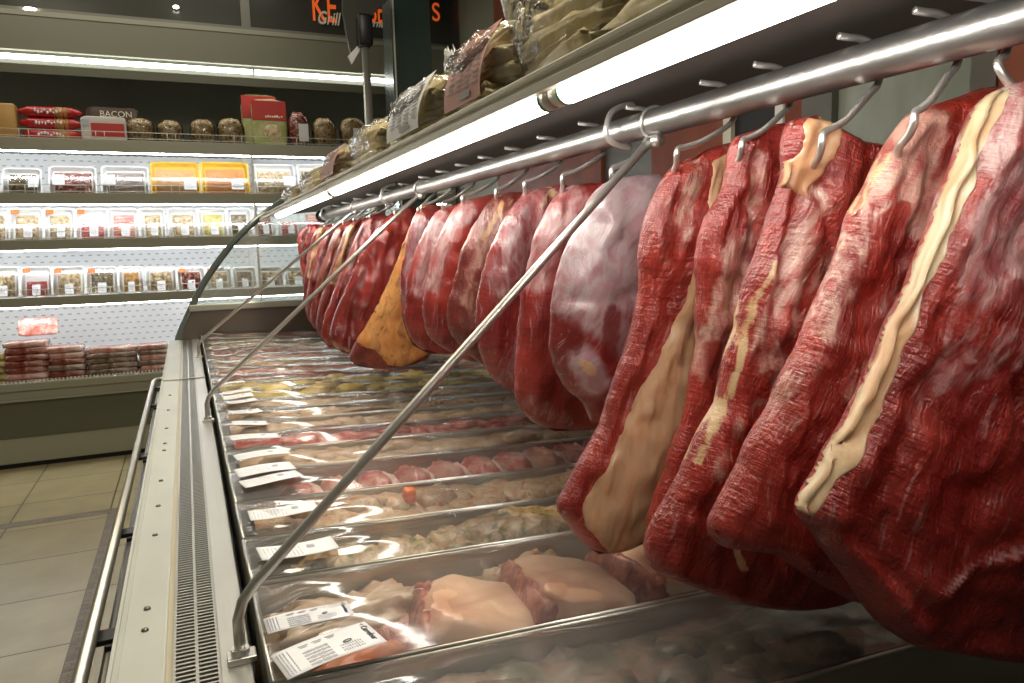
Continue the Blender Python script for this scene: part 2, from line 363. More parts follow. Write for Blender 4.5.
# end wall of the case and end glass
bm = bmesh.new(); pts = [(-.09, .80), (-.05, 1.0), (-.01, 1.085), (.03, 1.10), (1.0, 1.10), (1.0, .80)]
v = [[bm.verts.new((x, yy, z)) for x, z in pts] for yy in (YE, YE + .02)]
bm.faces.new(v[0]); bm.faces.new(list(reversed(v[1])))
for k in range(len(pts)): bm.faces.new((v[0][k], v[1][k], v[1][(k + 1) % len(pts)], v[0][(k + 1) % len(pts)]))
C('end_panel', bm, mat('end_panel_metal', (.20, .17, .14), .3, .7))
C('end_panel_cap', bx(0.0, 1.0, YE - .012, YE + .03, 1.095, 1.125, bev=.004), mat('pale_green_cap', (.40, .42, .34), .3, .2))
arc = smoothpts([(at(px, py, 'y', YE + .01)) for px, py in [(156, 418), (163, 392), (171, 365), (180, 334), (190, 311), (201, 288), (218, 262), (240, 235), (268, 211), (300, 190)]], 5)
rr = [.026 - .011 * min(1, i / 14) for i in range(len(arc))]
C('glass_edge_trim', tb(arc, .008, 10, rr=rr), glass_edge, True)
bm = bmesh.new(); tp = [(p.x, p.z) for p in arc if p.z > 1.1] + [(.75, 1.6), (.98, 1.6), (.98, 1.12)]
v = [[bm.verts.new((x, yy, z)) for x, z in tp] for yy in (YE + .004, YE + .01)]
bm.faces.new(v[0]); bm.faces.new(list(reversed(v[1])))
for k in range(len(tp)): bm.faces.new((v[0][k], v[1][k], v[1][(k + 1) % len(tp)], v[0][(k + 1) % len(tp)]))
C('end_glass', bm, glass)
# canopy
CS = .10
def ctop(x): return 1.5185 + CS * (x - .335)
def shear_slab(x0, x1, za, zb_):
    bm = bx(x0, x1, Y0, YE, 0, 1)
    for v in bm.verts: v.co.z = ctop(v.co.x) + (zb_ if v.co.z > .5 else za)
    return bm
can = C('canopy_shelf', shear_slab(.335, .74, -.005, 0), canopy_m)
C('lamp_reflector', shear_slab(.338, .40, -.0062, -.0052), mat('reflector_white', (.70, .70, .67), .35, .2))
bm = bx(.326, .3345, Y0, YE, 1.4985, 1.508, bev=.001); box(bm, .3285, .3345, Y0, YE, 1.507, 1.513, bev=.001); box(bm, .324, .3350, Y0, YE, 1.5125, 1.5195, bev=.002)
C('canopy_fascia', bm, fascia_m)
for ya, yb in ((.06, .655), (.70, 1.88), (1.925, 3.1)):
    t = C('lamp_tube', tb([(.352, ya, 1.499), (.352, yb, 1.499)], .0128, 16), tube_m, True)
    for q in (ya - .0, yb):
        sgn = -1 if q == ya else 1
        cp = obj('tube_cap', tb([(.352, q, 1.499), (.352, q + sgn * .020, 1.499)], .0128, 16), capm, t, True, off=(.4, 1.8, 0))
        obj('green_ring', tb([(.352, q + sgn * .0, 1.499), (.352, q + sgn * .004, 1.499)], .0136, 16), capg, cp, True)
        cp.children[0].location = (-.4, -1.8, 0)
# canopy posts: carry canopy and rail from the staff side
for y in (2.9,):
    C('canopy_post', bx(.70, .735, y, y + .035, .86, 1.548), steel)
# hanging rail
RZc = 1.497; RR = .0165
C('hanging_rail', tb([(.54, -.5, RZc), (.54, 3.2, RZc)], RR, 28), steel_rail, True)
C('rail_end_ring', tb([(.54, 3.2, RZc), (.54, 3.215, RZc)], .026, 20), black_m, True)
for y in (.845, 2.05, 3.05):
    b2 = tb(smoothpts([(.550, y, 1.530), (.530, y, 1.526), (.514, y, 1.515), (.508, y, 1.490), (.524, y, 1.477), (.545, y, 1.475)], 4), .004, 10)
    C('rail_hanger', b2, chrome, True)
rods = []
for i, (yb, yt, yk) in enumerate([(.705, .84, 0), (1.80, 1.76, 0), (2.96, 2.52, 0)]):
    p0 = Vector((.020, yb, ZL)); pt = Vector((.527, yt, 1.478)) if i else at(650, 141, 'x', .530); d = (pt - (p0 + Vector((0, 0, .062)))).normalized()
    pts = [p0, p0 + Vector((0, 0, .022)), p0 + Vector((.000, 0, .040)), p0 + Vector((.003, 0, .055)) + d * .003, p0 + Vector((.002, 0, .058)) + d * .02, pt - d * .01, pt]
    r = C('stay_rod', tb(pts, .0052, 12), steel, True)
    b2 = bx(.008, .034, yb - .010, yb + .010, ZL + .0, ZL + .006, bev=.001); tube(b2, [(.020, yb, ZL + .004), (.020, yb, ZL + .012)], .0085, 12)
    obj('foot_bracket', b2, chrome, r, off=(.4, 1.8, 0))
    b2 = tb(smoothpts([(.528 + .0185 * cos(a) + .012, pt.y + .002 * a, RZc + .0185 * sin(a)) for a in [x * .5 for x in range(0, 12)]], 2), .0022, 6)
    tube(b2, [(.535, pt.y - .012, pt.z), (.535, pt.y + .012, pt.z)], .008, 8)
    obj('clamp', b2, chrome, r, True, off=(.4, 1.8, 0))

# ------------------------------------------------------------------ hanging meat
def chain(px, y, n, tilt=0., jit=0.):
    pts = []
    for q in px:
        p = plane_at(q, y, tilt); pts.append(p)
    s = smoothpts([Vector((p[0], p[1], 0)) for p in pts], 6)
    L = [0]
    for a, b2 in zip(s[:-1], s[1:]): L.append(L[-1] + (b2 - a).length)
    out = []
    for k in range(n):
        t = L[-1] * k / (n - 1); i = max(j for j in range(len(L)) if L[j] <= t + 1e-12); i = min(i, len(L) - 2)
        f = (t - L[i]) / max(L[i + 1] - L[i], 1e-9); p = s[i].lerp(s[i + 1], min(f, 1)); out.append((p.x, p.y))
    return np.array(out)
XR = .54
def plane_at(q, y, tilt):
    """point (x,z) on the upright plane Y = y + tilt*(x-XR) seen at pixel q"""
    c = Vector((q[0] - CX, -(q[1] - CY), -F)); r = Vector((RX.dot(c), RY.dot(c), RZ.dot(c)))
    t = (y - tilt * XR) / (r.y - tilt * r.x); return (r.x * t, CAMZ + r.z * t)
def segdist(P, poly, closed=False):
    Q = np.array(poly); A_ = Q if closed else Q[:-1]; B_ = np.roll(Q, -1, 0) if closed else Q[1:]
    d = np.full(len(P), 1e9)
    for a, b2 in zip(A_, B_):
        ab = b2 - a; t = np.clip(((P - a) @ ab) / max(ab @ ab, 1e-12), 0, 1); dd = np.linalg.norm(P - (a + t[:, None] * ab), axis=1); d = np.minimum(d, dd)
    return d
def fr(P, sc, seed, oc=3):
    return np.array([mn.fractal(Vector((p[0] * sc, p[1] * sc, seed)), 1., 2., oc) for p in P])

class Meat:
    def __init__(s, nm, label, y, left, right, T, mt, feats=(), R=.025, tilt=0., ang=0., nu=56, nv=80, lum=.006, seed=1., group=None, back=.6, bulge=None, fine=.0012, fold=.004):
        s.y, s.tilt, s.T, s.R, s.seed, s.lum, s.ang, s.feats, s.fine, s.fold = y, tilt, T, R, seed, lum, ang, feats, fine, fold
        s.kx = np.linalg.norm(np.array(plane_at((left[len(left) // 2][0] + 1, left[len(left) // 2][1]), y, tilt)) - np.array(plane_at(left[len(left) // 2], y, tilt)))
        Lc = chain(left, y, nv, tilt); Rc = chain(right, y, nv, tilt)
        jl = fr(Lc, 30, seed + 9) * .004; Lc[:, 0] += jl * np.sin(np.linspace(0, pi, nv))
        s.outline = np.vstack([Lc, Rc[::-1]])
        u = np.linspace(0, 1, nu); u = .5 * u + .5 * (1 - np.cos(pi * u)) / 2
        G = Lc[:, None, :] * (1 - u[None, :, None]) + Rc[:, None, :] * u[None, :, None]
        P = G.reshape(-1, 2); s.P = P
        h = s.height(P)
        top = Vector((XR, y, 0)); zt = P[:, 1].max(); s.org = Vector((XR, y, float(zt)))
        ys = y + tilt * (P[:, 0] - XR)
        fv = np.stack([P[:, 0], ys - h, P[:, 1]], 1)
        hb = s.height(P, True) * back
        bv = np.stack([P[:, 0], ys + hb, P[:, 1]], 1)
        edge = np.zeros((nv, nu), bool); edge[0] = edge[-1] = True; edge[:, 0] = edge[:, -1] = True; edge = edge.ravel()
        idx_b = np.zeros(nv * nu, int); k = nv * nu; bl = []
        for i in range(nv * nu):
            if edge[i]: idx_b[i] = i
            else: idx_b[i] = k; bl.append(i); k += 1
        V = np.vstack([fv, bv[bl]]) - np.array(s.org)
        faces = []
        for j in range(nv - 1):
            for i in range(nu - 1):
                a = j * nu + i; faces.append((a, a + nu, a + nu + 1, a + 1)); q = [idx_b[a], idx_b[a + 1], idx_b[a + nu + 1], idx_b[a + nu]]; faces.append(tuple(int(x) for x in q))
        me = bpy.data.meshes.new(nm); me.from_pydata([tuple(map(float, p)) for p in V], [], faces); me.update()
        PP = np.vstack([P, P[bl]])
        s.attrs(me, PP, V)
        s.o = link(nm, me, mt); s.o.location = s.org; tag(s.o, label, 'meat', group)
    def height(s, P, plain=False):
        d = segdist(P, s.outline[::2], True); q = np.clip(d / s.R, 0, 1)
        h = s.T * np.sqrt(np.clip(1 - (1 - q) ** 2, 0, 1)) + s.T * .35 * np.clip(d / .12, 0, 1)
        if plain: return h
        e = np.clip(d / .012, 0, 1)
        h = h + e * (s.lum * fr(P, 14, s.seed) + s.lum * .5 * fr(P, 38, s.seed + 3, 2))
        if s.fold:
            ca, sa = cos(s.ang), sin(s.ang); A = P[:, 0] * ca + P[:, 1] * sa; B = -P[:, 0] * sa + P[:, 1] * ca
            h = h + e * s.fold * np.array([1 - 2.2 * abs(mn.noise(Vector((a * 34, b2 * 8, s.seed + 6)))) for a, b2 in zip(A, B)])
        if s.fine:
            ca, sa = cos(s.ang), sin(s.ang); A = P[:, 0] * ca + P[:, 1] * sa; B = -P[:, 0] * sa + P[:, 1] * ca
            h = h + e * s.fine * np.array([mn.noise(Vector((a * 170, b2 * 28, s.seed))) for a, b2 in zip(A, B)])
        for f in s.feats:
            if f[0] in ('groove', 'ridge'):
                q = [plane_at(p, s.y, s.tilt) for p in f[1]]; w = f[2] * s.kx; dd = segdist(P, q)
                h = h + (1 if f[0] == 'ridge' else -1) * f[3] * np.exp(-(dd / w) ** 2) * e
        return np.maximum(h, .0)
    def attrs(s, me, PP, V):
        for a in ('fat', 'mem', 'dark', 'red'):
            val = np.zeros(len(PP))
            for f in s.feats:
                if f[0] == a:
                    q = [plane_at(p, s.y, s.tilt) for p in f[1]]
                    if len(q) == 1: q = q * 2
                    w = f[2] * s.kx; dd = segdist(PP, q); st = f[3] if len(f) > 3 else 1.
                    x = np.clip(1.5 - dd / w, 0, 1); val = np.maximum(val, st * x)
            at_ = me.attributes.new(a, 'FLOAT', 'POINT'); at_.data.foreach_set('value', val.astype(np.float32))
        ca, sa = cos(s.ang), sin(s.ang); w = fr(PP, 5, s.seed + 5) * .03
        A = PP[:, 0] * ca + PP[:, 1] * sa + w; B = -PP[:, 0] * sa + PP[:, 1] * ca + w * .5
        fc = np.stack([A + s.seed, B + s.seed * .37, V[:, 1]], 1).astype(np.float32)
        at_ = me.attributes.new('fc', 'FLOAT_VECTOR', 'POINT'); at_.data.foreach_set('vector', fc.ravel())
    def cap(s, nm, left, right, mt, th=.004, nu=14, nv=50, label=None, R=.006, feats=(), jit=.0):
        """a layer lying on the front of the slab, a mesh of its own"""
        Lc = chain(left, s.y, nv, s.tilt); Rc = chain(right, s.y, nv, s.tilt)
        if jit: Lc[:, 0] += fr(Lc, 60, s.seed + 2) * jit; Rc[:, 0] += fr(Rc, 60, s.seed + 4) * jit
        u = np.linspace(0, 1, nu); G = Lc[:, None, :] * (1 - u[None, :, None]) + Rc[:, None, :] * u[None, :, None]; P = G.reshape(-1, 2)
        ol = np.vstack([Lc, Rc[::-1]]); d = segdist(P, ol[::2], True); q = np.clip(d / R, 0, 1); pr = np.sqrt(1 - (1 - q) ** 2)
        h = s.height(P); ys = s.y + s.tilt * (P[:, 0] - XR)
        top = np.stack([P[:, 0], ys - h - th * pr + .0006 - .0012 * fr(P, 45, s.seed + 7), P[:, 1]], 1); bot = np.stack([P[:, 0], ys - h + .006, P[:, 1]], 1)
        N = nv * nu; V = np.vstack([top, bot]) - np.array(s.org); faces = []
        for j in range(nv - 1):
            for i in range(nu - 1):
                a = j * nu + i; faces.append((a, a + nu, a + nu + 1, a + 1)); faces.append((a + N, a + 1 + N, a + nu + 1 + N, a + nu + N))
        ring = [i for i in range(nu)] + [j * nu + nu - 1 for j in range(1, nv)] + [(nv - 1) * nu + i for i in range(nu - 2, -1, -1)] + [j * nu for j in range(nv - 2, 0, -1)]
        for a, b2 in zip(ring, ring[1:] + ring[:1]): faces.append((a, b2, b2 + N, a + N))
        me = bpy.data.meshes.new(nm); me.from_pydata([tuple(map(float, p)) for p in V], [], faces); me.update()
        sv = s.feats; s.feats = feats; s.attrs(me, np.vstack([P, P]), V); s.feats = sv
        return link(nm, me, mt, s.o, label=label)

mA = meat_mat('beef_rump', lean=(.52, .065, .045), deep=(.27, .020, .016), memc=(.74, .50, .48), rib_k=.55)
mB = meat_mat('beef_flank', lean=(.54, .060, .040), deep=(.28, .020, .014), memc=(.76, .47, .38), rib_k=.42)
mF = meat_mat('beef_silverskin', lean=(.40, .06, .05), deep=(.22, .025, .022), memc=(.68, .58, .60), bump=.3, rough=.24, rk=.6, pk=.9)
mG = meat_mat('beef_veal_red', lean=(.44, .055, .042), deep=(.22, .018, .016), memc=(.66, .44, .43), bump=.4, rk=.9, pk=.5)
mO = meat_mat('beef_aged', lean=(.34, .055, .035), deep=(.16, .022, .016), memc=(.52, .28, .21), bump=.6, rk=1.6)
fatcream = meat_mat('fat_cream', fatc=(.80, .66, .42), mott=.12, rib_k=.2, bump=.25, rough=.4)
fattan = meat_mat('fat_tan', fatc=(.74, .50, .29), mott=.3, rib_k=.15, bump=.3, rough=.42)
fatorange = meat_mat('fat_orange', fatc=(.82, .43, .13), mott=.85, rib_k=.2, bump=.9, rough=.35)
FULL = [('fat', [(0, 0), (1024, 683)], 4000, 1.)]
HG = 'beef pieces hanging from the steel rail'
MEATS = []
# A nearest
A = Meat('beef_slab', 'huge red beef slab nearest the camera with a cream fat edge down its left side', .36,
    [(1012, 84), (995, 92), (978, 108), (962, 148), (944, 195), (918, 262), (890, 325), (858, 398), (832, 448), (812, 482), (799, 510), (812, 530), (834, 562), (858, 596), (880, 624), (905, 641)],
    [(1020, 82), (1060, 76), (1110, 84), (1150, 130), (1170, 220), (1175, 320), (1170, 420), (1150, 520), (1110, 600), (1070, 645), (1020, 658), (985, 656), (950, 650), (920, 646)],
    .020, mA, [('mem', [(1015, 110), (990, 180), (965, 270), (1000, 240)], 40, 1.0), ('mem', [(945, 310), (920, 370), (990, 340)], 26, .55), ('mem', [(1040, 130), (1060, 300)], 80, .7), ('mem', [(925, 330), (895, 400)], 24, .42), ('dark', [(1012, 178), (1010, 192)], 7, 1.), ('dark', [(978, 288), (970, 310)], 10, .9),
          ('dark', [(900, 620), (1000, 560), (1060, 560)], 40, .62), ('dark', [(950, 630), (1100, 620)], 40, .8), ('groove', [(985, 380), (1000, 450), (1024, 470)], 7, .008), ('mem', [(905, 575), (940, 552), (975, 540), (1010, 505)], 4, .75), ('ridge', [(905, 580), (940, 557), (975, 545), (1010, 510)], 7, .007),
          ('groove', [(900, 470), (960, 480)], 10, .004), ('groove', [(915, 360), (880, 440)], 8, .004), ('groove', [(830, 520), (900, 600)], 8, .004), ('mem', [(990, 340), (985, 430)], 5, .5)],
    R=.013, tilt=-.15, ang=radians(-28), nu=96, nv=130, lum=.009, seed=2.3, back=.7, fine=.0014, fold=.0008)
A.cap('fat_edge', [(992, 92), (976, 108), (958, 148), (940, 197), (914, 264), (886, 327), (854, 400), (829, 449), (808, 484), (797, 509)], [(1000, 90), (983, 110), (965, 150), (947, 200), (922, 266), (894, 330), (863, 402), (838, 450), (817, 482), (801, 512)], fatcream, .0028, nu=12, nv=90, label='cream fat edge', feats=FULL, jit=.0008)
# B
B = Meat('beef_slab', 'bright red beef slab with pinkish white membrane on its top, hooked second from camera', .43,
    [(912, 112), (900, 126), (884, 152), (868, 184), (850, 214), (843, 242), (822, 292), (800, 342), (778, 388), (757, 428), (733, 474), (714, 512), (711, 532), (720, 546), (746, 549), (774, 555), (800, 572), (830, 590)],
    [(930, 106), (960, 96), (990, 88), (1020, 110), (1040, 200), (1050, 300), (1040, 400), (1020, 480), (980, 550), (930, 600), (880, 605), (850, 600)],
    .018, mB, [('mem', [(905, 130), (890, 170), (915, 220), (945, 190), (960, 140)], 30, 1.05), ('mem', [(870, 190), (835, 270), (815, 330)], 12, .7), ('mem', [(925, 250), (890, 330)], 14, .8), ('mem', [(905, 250), (870, 330), (838, 390), (880, 400)], 20, .55), ('mem', [(800, 360), (770, 420)], 14, .45), ('red', [(880, 212), (862, 228)], 9, .9), ('red', [(862, 270), (852, 305), (846, 340)], 13, .95), ('dark', [(960, 105), (985, 100)], 16, .8), ('red', [(945, 110), (985, 98)], 18, 1.),
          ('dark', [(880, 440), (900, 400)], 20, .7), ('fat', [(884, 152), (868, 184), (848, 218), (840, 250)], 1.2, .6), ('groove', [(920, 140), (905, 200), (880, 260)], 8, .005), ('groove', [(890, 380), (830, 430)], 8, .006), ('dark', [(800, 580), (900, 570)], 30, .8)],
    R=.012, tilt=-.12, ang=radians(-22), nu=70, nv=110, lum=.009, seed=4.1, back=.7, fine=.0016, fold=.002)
# C
Cc = Meat('beef_slab', 'ragged red beef slab with tan fat flap at top, third back on the rail', .50,
    [(800, 118), (788, 124), (783, 150), (784, 170), (776, 200), (762, 235), (748, 275), (737, 320), (728, 358), (718, 395), (700, 432), (682, 472), (664, 505), (650, 528), (646, 550), (654, 570), (676, 580), (704, 590)],
    [(812, 117), (828, 126), (852, 140), (884, 150), (920, 200), (940, 300), (930, 400), (910, 500), (880, 570), (840, 600), (800, 608), (760, 606), (730, 600)],
    .017, mB, [('mem', [(790, 230), (768, 290), (752, 350), (770, 380)], 20, .7), ('mem', [(800, 200), (810, 260), (790, 330)], 20, .6), ('fat', [(762, 262), (745, 300), (733, 345), (722, 392), (704, 430), (690, 460)], 3, .62), ('mem', [(740, 400), (700, 470)], 10, .5),
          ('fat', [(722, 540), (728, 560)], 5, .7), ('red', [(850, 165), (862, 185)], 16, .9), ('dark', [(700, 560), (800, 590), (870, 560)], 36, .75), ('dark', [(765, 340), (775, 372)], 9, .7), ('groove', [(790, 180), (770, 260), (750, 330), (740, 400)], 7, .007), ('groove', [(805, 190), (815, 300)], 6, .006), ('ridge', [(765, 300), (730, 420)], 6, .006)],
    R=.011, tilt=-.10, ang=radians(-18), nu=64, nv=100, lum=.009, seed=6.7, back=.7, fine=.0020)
Cc.cap('fat_flap', [(799, 119), (791, 132), (785, 158), (778, 180), (784, 192)], [(812, 118), (822, 124), (818, 150), (806, 178), (796, 200)], fattan, .003, nu=16, nv=30, label='tan fat flap', feats=FULL, jit=.004)
# D
D = Meat('beef_slab', 'red beef slab with pale sinew seam, fourth back on the rail', .59,
    [(750, 132), (733, 140), (728, 168), (722, 190), (705, 220), (698, 250), (697, 290), (697, 335), (692, 375), (682, 420), (668, 462), (655, 500), (648, 522), (655, 540), (672, 548)],
    [(760, 128), (785, 124), (800, 140), (815, 220), (815, 320), (800, 420), (770, 500), (740, 540), (710, 555), (690, 553)],
    .016, mB, [('mem', [(745, 158), (744, 200), (738, 245)], 6, 1.1), ('mem', [(725, 250), (712, 320), (704, 365)], 14, 1.15), ('fat', [(722, 275), (712, 310)], 5, .7), ('mem', [(775, 130), (765, 200)], 10, .4), ('groove', [(745, 160), (742, 230), (722, 290), (715, 350)], 5, .006), ('dark', [(705, 345), (702, 385)], 7, .9), ('groove', [(728, 200), (745, 210)], 5, .004)],
    R=.010, tilt=-.08, ang=radians(-12), nu=54, nv=90, lum=.009, seed=8.9, back=.7, fine=.0022)
# E
E_ = Meat('beef_slab', 'red beef slab with a broad tan fat face reaching down above the pork joints', .68,
    [(690, 160), (672, 168), (660, 186), (648, 210), (641, 245), (638, 285), (633, 325), (620, 368), (603, 415), (585, 452), (568, 482), (557, 506), (566, 522), (580, 540), (594, 551)],
    [(700, 152), (735, 142), (760, 150), (765, 250), (750, 350), (725, 430), (690, 490), (655, 530), (625, 548), (605, 552)],
    .018, mB, [('mem', [(690, 168), (678, 200), (672, 235)], 9, .8), ('mem', [(662, 200), (655, 260)], 8, .45), ('groove', [(668, 240), (640, 370), (600, 450)], 7, .004)],
    R=.011, tilt=-.05, ang=radians(-15), nu=54, nv=96, lum=.006, seed=11.3, back=.7, fine=.0022)
E_.cap('fat_face', [(700, 164), (697, 195), (690, 240), (672, 300), (650, 355), (625, 405), (600, 455), (576, 498), (574, 512), (590, 536), (602, 547)],
       [(735, 145), (728, 180), (708, 220), (700, 270), (698, 335), (700, 385), (682, 435), (662, 485), (645, 515), (630, 538), (610, 548)], fattan, .004, nu=34, nv=80, label='broad tan fat face', feats=FULL + [('dark', [(700, 420)], 0.1, 0)], R=.012, jit=.003)
# F
Fm = Meat('beef_round', 'rounded beef piece sheathed in shiny grey-white silverskin beside the nearest rod', .83,
    [(625, 177), (603, 184), (587, 203), (572, 232), (559, 265), (551, 300), (549, 335), (553, 368), (566, 389), (582, 403), (592, 425)],
    [(640, 175), (660, 176), (680, 195), (688, 250), (685, 310), (672, 360), (650, 400), (625, 425), (605, 432)],
    .030, mF, [('mem', [(640, 190), (600, 230), (590, 280), (620, 260), (655, 220), (645, 300)], 42, 1.0), ('mem', [(565, 300), (640, 360)], 22, .75), ('mem', [(620, 390), (630, 340)], 16, .9), ('dark', [(598, 312), (594, 350)], 11, .78), ('dark', [(563, 318), (566, 350)], 7, .6), ('fat', [(572, 360), (579, 368)], 5, .8), ('mem', [(572, 355), (585, 380)], 14, 1.), ('ridge', [(574, 362), (577, 368)], 8, .006), ('groove', [(560, 300), (600, 300), (640, 280)], 6, .004), ('groove', [(612, 240), (640, 262)], 7, .005)],
    R=.05, ang=radians(-30), nu=50, nv=70, lum=.005, seed=13.1, fine=.0004, fold=.001)
def simple(nm, label, y, left, right, T, mt, feats, seed, **k):
    kw = dict(R=.035, ang=radians(-12), nu=34, nv=56, lum=.005, seed=seed, fine=.0008, group=None); kw.update(k)
    return Meat(nm, label, y, left, right, T, mt, feats, **kw)
G = simple('beef_piece', 'lean red beef piece hanging directly behind the silverskin-covered round', .95,
    [(572, 185), (556, 195), (543, 215), (531, 245), (523, 285), (517, 325), (514, 370), (516, 400), (530, 420), (552, 430)],
    [(590, 183), (612, 190), (625, 250), (625, 330), (615, 390), (600, 425), (575, 430)], .024, mG,
    [('mem', [(570, 195), (545, 230), (532, 280)], 14, .7), ('mem', [(525, 400), (560, 420)], 12, .5), ('groove', [(560, 200), (540, 280)], 6, .004)], 15.2)
H = simple('beef_piece', 'rosy beef piece with lilac sheen, second behind the silverskin-covered round', 1.08,
    [(545, 187), (525, 192), (508, 212), (494, 240), (483, 272), (476, 310), (477, 345), (486, 370), (502, 386), (520, 398)],
    [(552, 186), (570, 190), (580, 250), (580, 330), (570, 390), (550, 405), (530, 402)], .026, mF,
    [('mem', [(540, 196), (515, 230), (498, 280)], 24, .55), ('mem', [(520, 330), (500, 370)], 16, .5), ('red', [(540, 230), (520, 330)], 14, .7), ('fat', [(548, 190), (535, 205)], 6, .5)], 17.4)
I_ = simple('beef_piece', 'beef piece with visible sinewy fibres, third behind the silverskin-covered round', 1.21,
    [(508, 192), (490, 200), (476, 222), (463, 248), (453, 282), (447, 310), (450, 332), (464, 350), (486, 368)],
    [(520, 192), (540, 200), (545, 280), (540, 340), (525, 375), (505, 375)], .025, mO,
    [('mem', [(500, 205), (478, 245), (465, 300)], 10, .8), ('fat', [(498, 204), (478, 240)], 4, .6), ('mem', [(490, 270), (470, 320)], 10, .7), ('dark', [(466, 325), (480, 350)], 12, .7)], 19.6)
J_ = simple('beef_piece', 'smooth crimson beef piece, fourth behind the silverskin-covered round', 1.34,
    [(478, 197), (458, 204), (446, 222), (433, 252), (425, 285), (422, 315), (430, 338), (450, 352)],
    [(485, 196), (505, 200), (515, 270), (510, 330), (490, 360), (465, 360)], .025, mG,
    [('mem', [(465, 208), (445, 240), (432, 285)], 9, .85), ('red', [(460, 240), (445, 300)], 14, .9)], 21.1)
K_ = simple('beef_piece', 'narrow crimson beef piece right of the dark lean piece and orange fat slab', 1.47,
    [(458, 204), (437, 211), (424, 230), (413, 258), (406, 290), (404, 318), (412, 340), (425, 352)],
    [(465, 204), (480, 210), (485, 280), (480, 330), (460, 352), (440, 354)], .022, mG,
    [('mem', [(440, 216), (424, 250), (416, 290)], 9, .8), ('mem', [(470, 230), (450, 330)], 14, .5)], 23.8)
Kb = simple('beef_piece', 'slim grey-red beef piece tucked just right of the orange fat slab', 1.60,
    [(430, 205), (415, 214), (407, 240), (401, 270), (400, 300), (404, 325), (412, 345)],
    [(440, 205), (450, 220), (452, 290), (445, 335), (425, 352)], .020, mF, [('mem', [(418, 220), (408, 270), (408, 300)], 9, .6)], 25.5)
L_ = simple('beef_slab', 'slab faced with deep orange fat and a dark lean tip, mid-row on the rail', 1.74,
    [(424, 203), (416, 214), (405, 240), (393, 272), (380, 300), (366, 326), (354, 345), (349, 359), (358, 366)],
    [(427, 203), (432, 215), (436, 260), (436, 310), (432, 350), (420, 362), (398, 368), (378, 369)], .016, mO, [], 27.2, R=.02, tilt=-.3, group=None)
L_.cap('orange_fat_face', [(422, 204), (414, 216), (404, 241), (392, 273), (379, 301), (365, 326), (356, 342), (362, 346), (374, 350), (386, 364)], [(426, 206), (431, 222), (434, 260), (434, 305), (431, 335), (428, 350), (415, 360), (400, 366)], fatorange, .005, nu=22, nv=56, label='deep orange fat face', feats=FULL, R=.015, jit=.004)
Mm = simple('beef_piece', 'broad purplish beef piece with a dark fold, just left of the orange fat slab', 1.92,
    [(408, 207), (390, 214), (375, 230), (360, 256), (347, 285), (338, 305), (331, 325), (330, 342), (342, 352)],
    [(415, 208), (422, 225), (418, 260), (408, 300), (392, 335), (375, 352), (358, 356)], .030, mF,
    [('mem', [(400, 220), (375, 270), (360, 300)], 12, .45), ('red', [(395, 225), (370, 290)], 18, .6), ('dark', [(362, 275), (350, 300), (348, 330)], 7, .8), ('groove', [(366, 270), (352, 300), (350, 330)], 5, .008)], 29.9, lum=.008, fold=.003)
far_spec = [
    ('pinkish beef strip with a pale edge, left of the purplish piece', 2.10, [(374, 214), (362, 224), (350, 250), (336, 285), (325, 315), (321, 335), (328, 347)], [(384, 214), (394, 226), (386, 270), (370, 310), (350, 345), (338, 350)], mG, 'mem'),
    ('beef strip with an orange fat line, second left of the purplish piece', 2.28, [(360, 218), (346, 228), (337, 252), (326, 282), (318, 308), (316, 328), (322, 338)], [(370, 218), (378, 232), (366, 275), (350, 315), (335, 340)], mO, 'fat'),
    ('thin dark beef strip, third left of the purplish piece', 2.48, [(348, 220), (334, 232), (325, 256), (316, 282), (311, 306), (310, 322), (316, 330)], [(356, 220), (364, 236), (352, 280), (338, 318), (326, 334)], mO, 'mem'),
    ('small rosy beef strip, fourth left of the purplish piece', 2.68, [(338, 222), (325, 232), (316, 254), (309, 280), (306, 302), (307, 318), (312, 324)], [(345, 222), (352, 240), (340, 284), (328, 316), (318, 328)], mG, 'mem'),
    ('small beef strip with cream fat top, second from the far end', 2.86, [(328, 224), (316, 230), (309, 250), (304, 276), (303, 296), (305, 312), (310, 318)], [(335, 224), (340, 244), (330, 286), (320, 312), (314, 322)], mO, 'fat'),
    ('darkest ragged beef strip at the far end of the rail', 3.05, [(316, 224), (303, 228), (297, 240), (299, 258), (303, 282), (306, 302), (308, 312)], [(322, 226), (330, 246), (322, 284), (314, 308), (311, 314)], mA, 'mem')]
FARM = []
for i, (lb, y, l, r, mt, kd) in enumerate(far_spec):
    mid = [((l[k][0] + 5), l[k][1]) for k in range(1, 4)]
    FARM.append(simple('beef_strip', lb, y, l, r, .022, mt, [(kd, mid, 3.2, .8), ('mem', [(q[0] + 5, q[1]) for q in l[1:4]], 6, .45), ('groove', [(q[0] + 8, q[1]) for q in l[1:6]], 3, .010)], 31 + i * 2.3, nu=36, nv=60, R=.022, lum=.012, fold=.010))

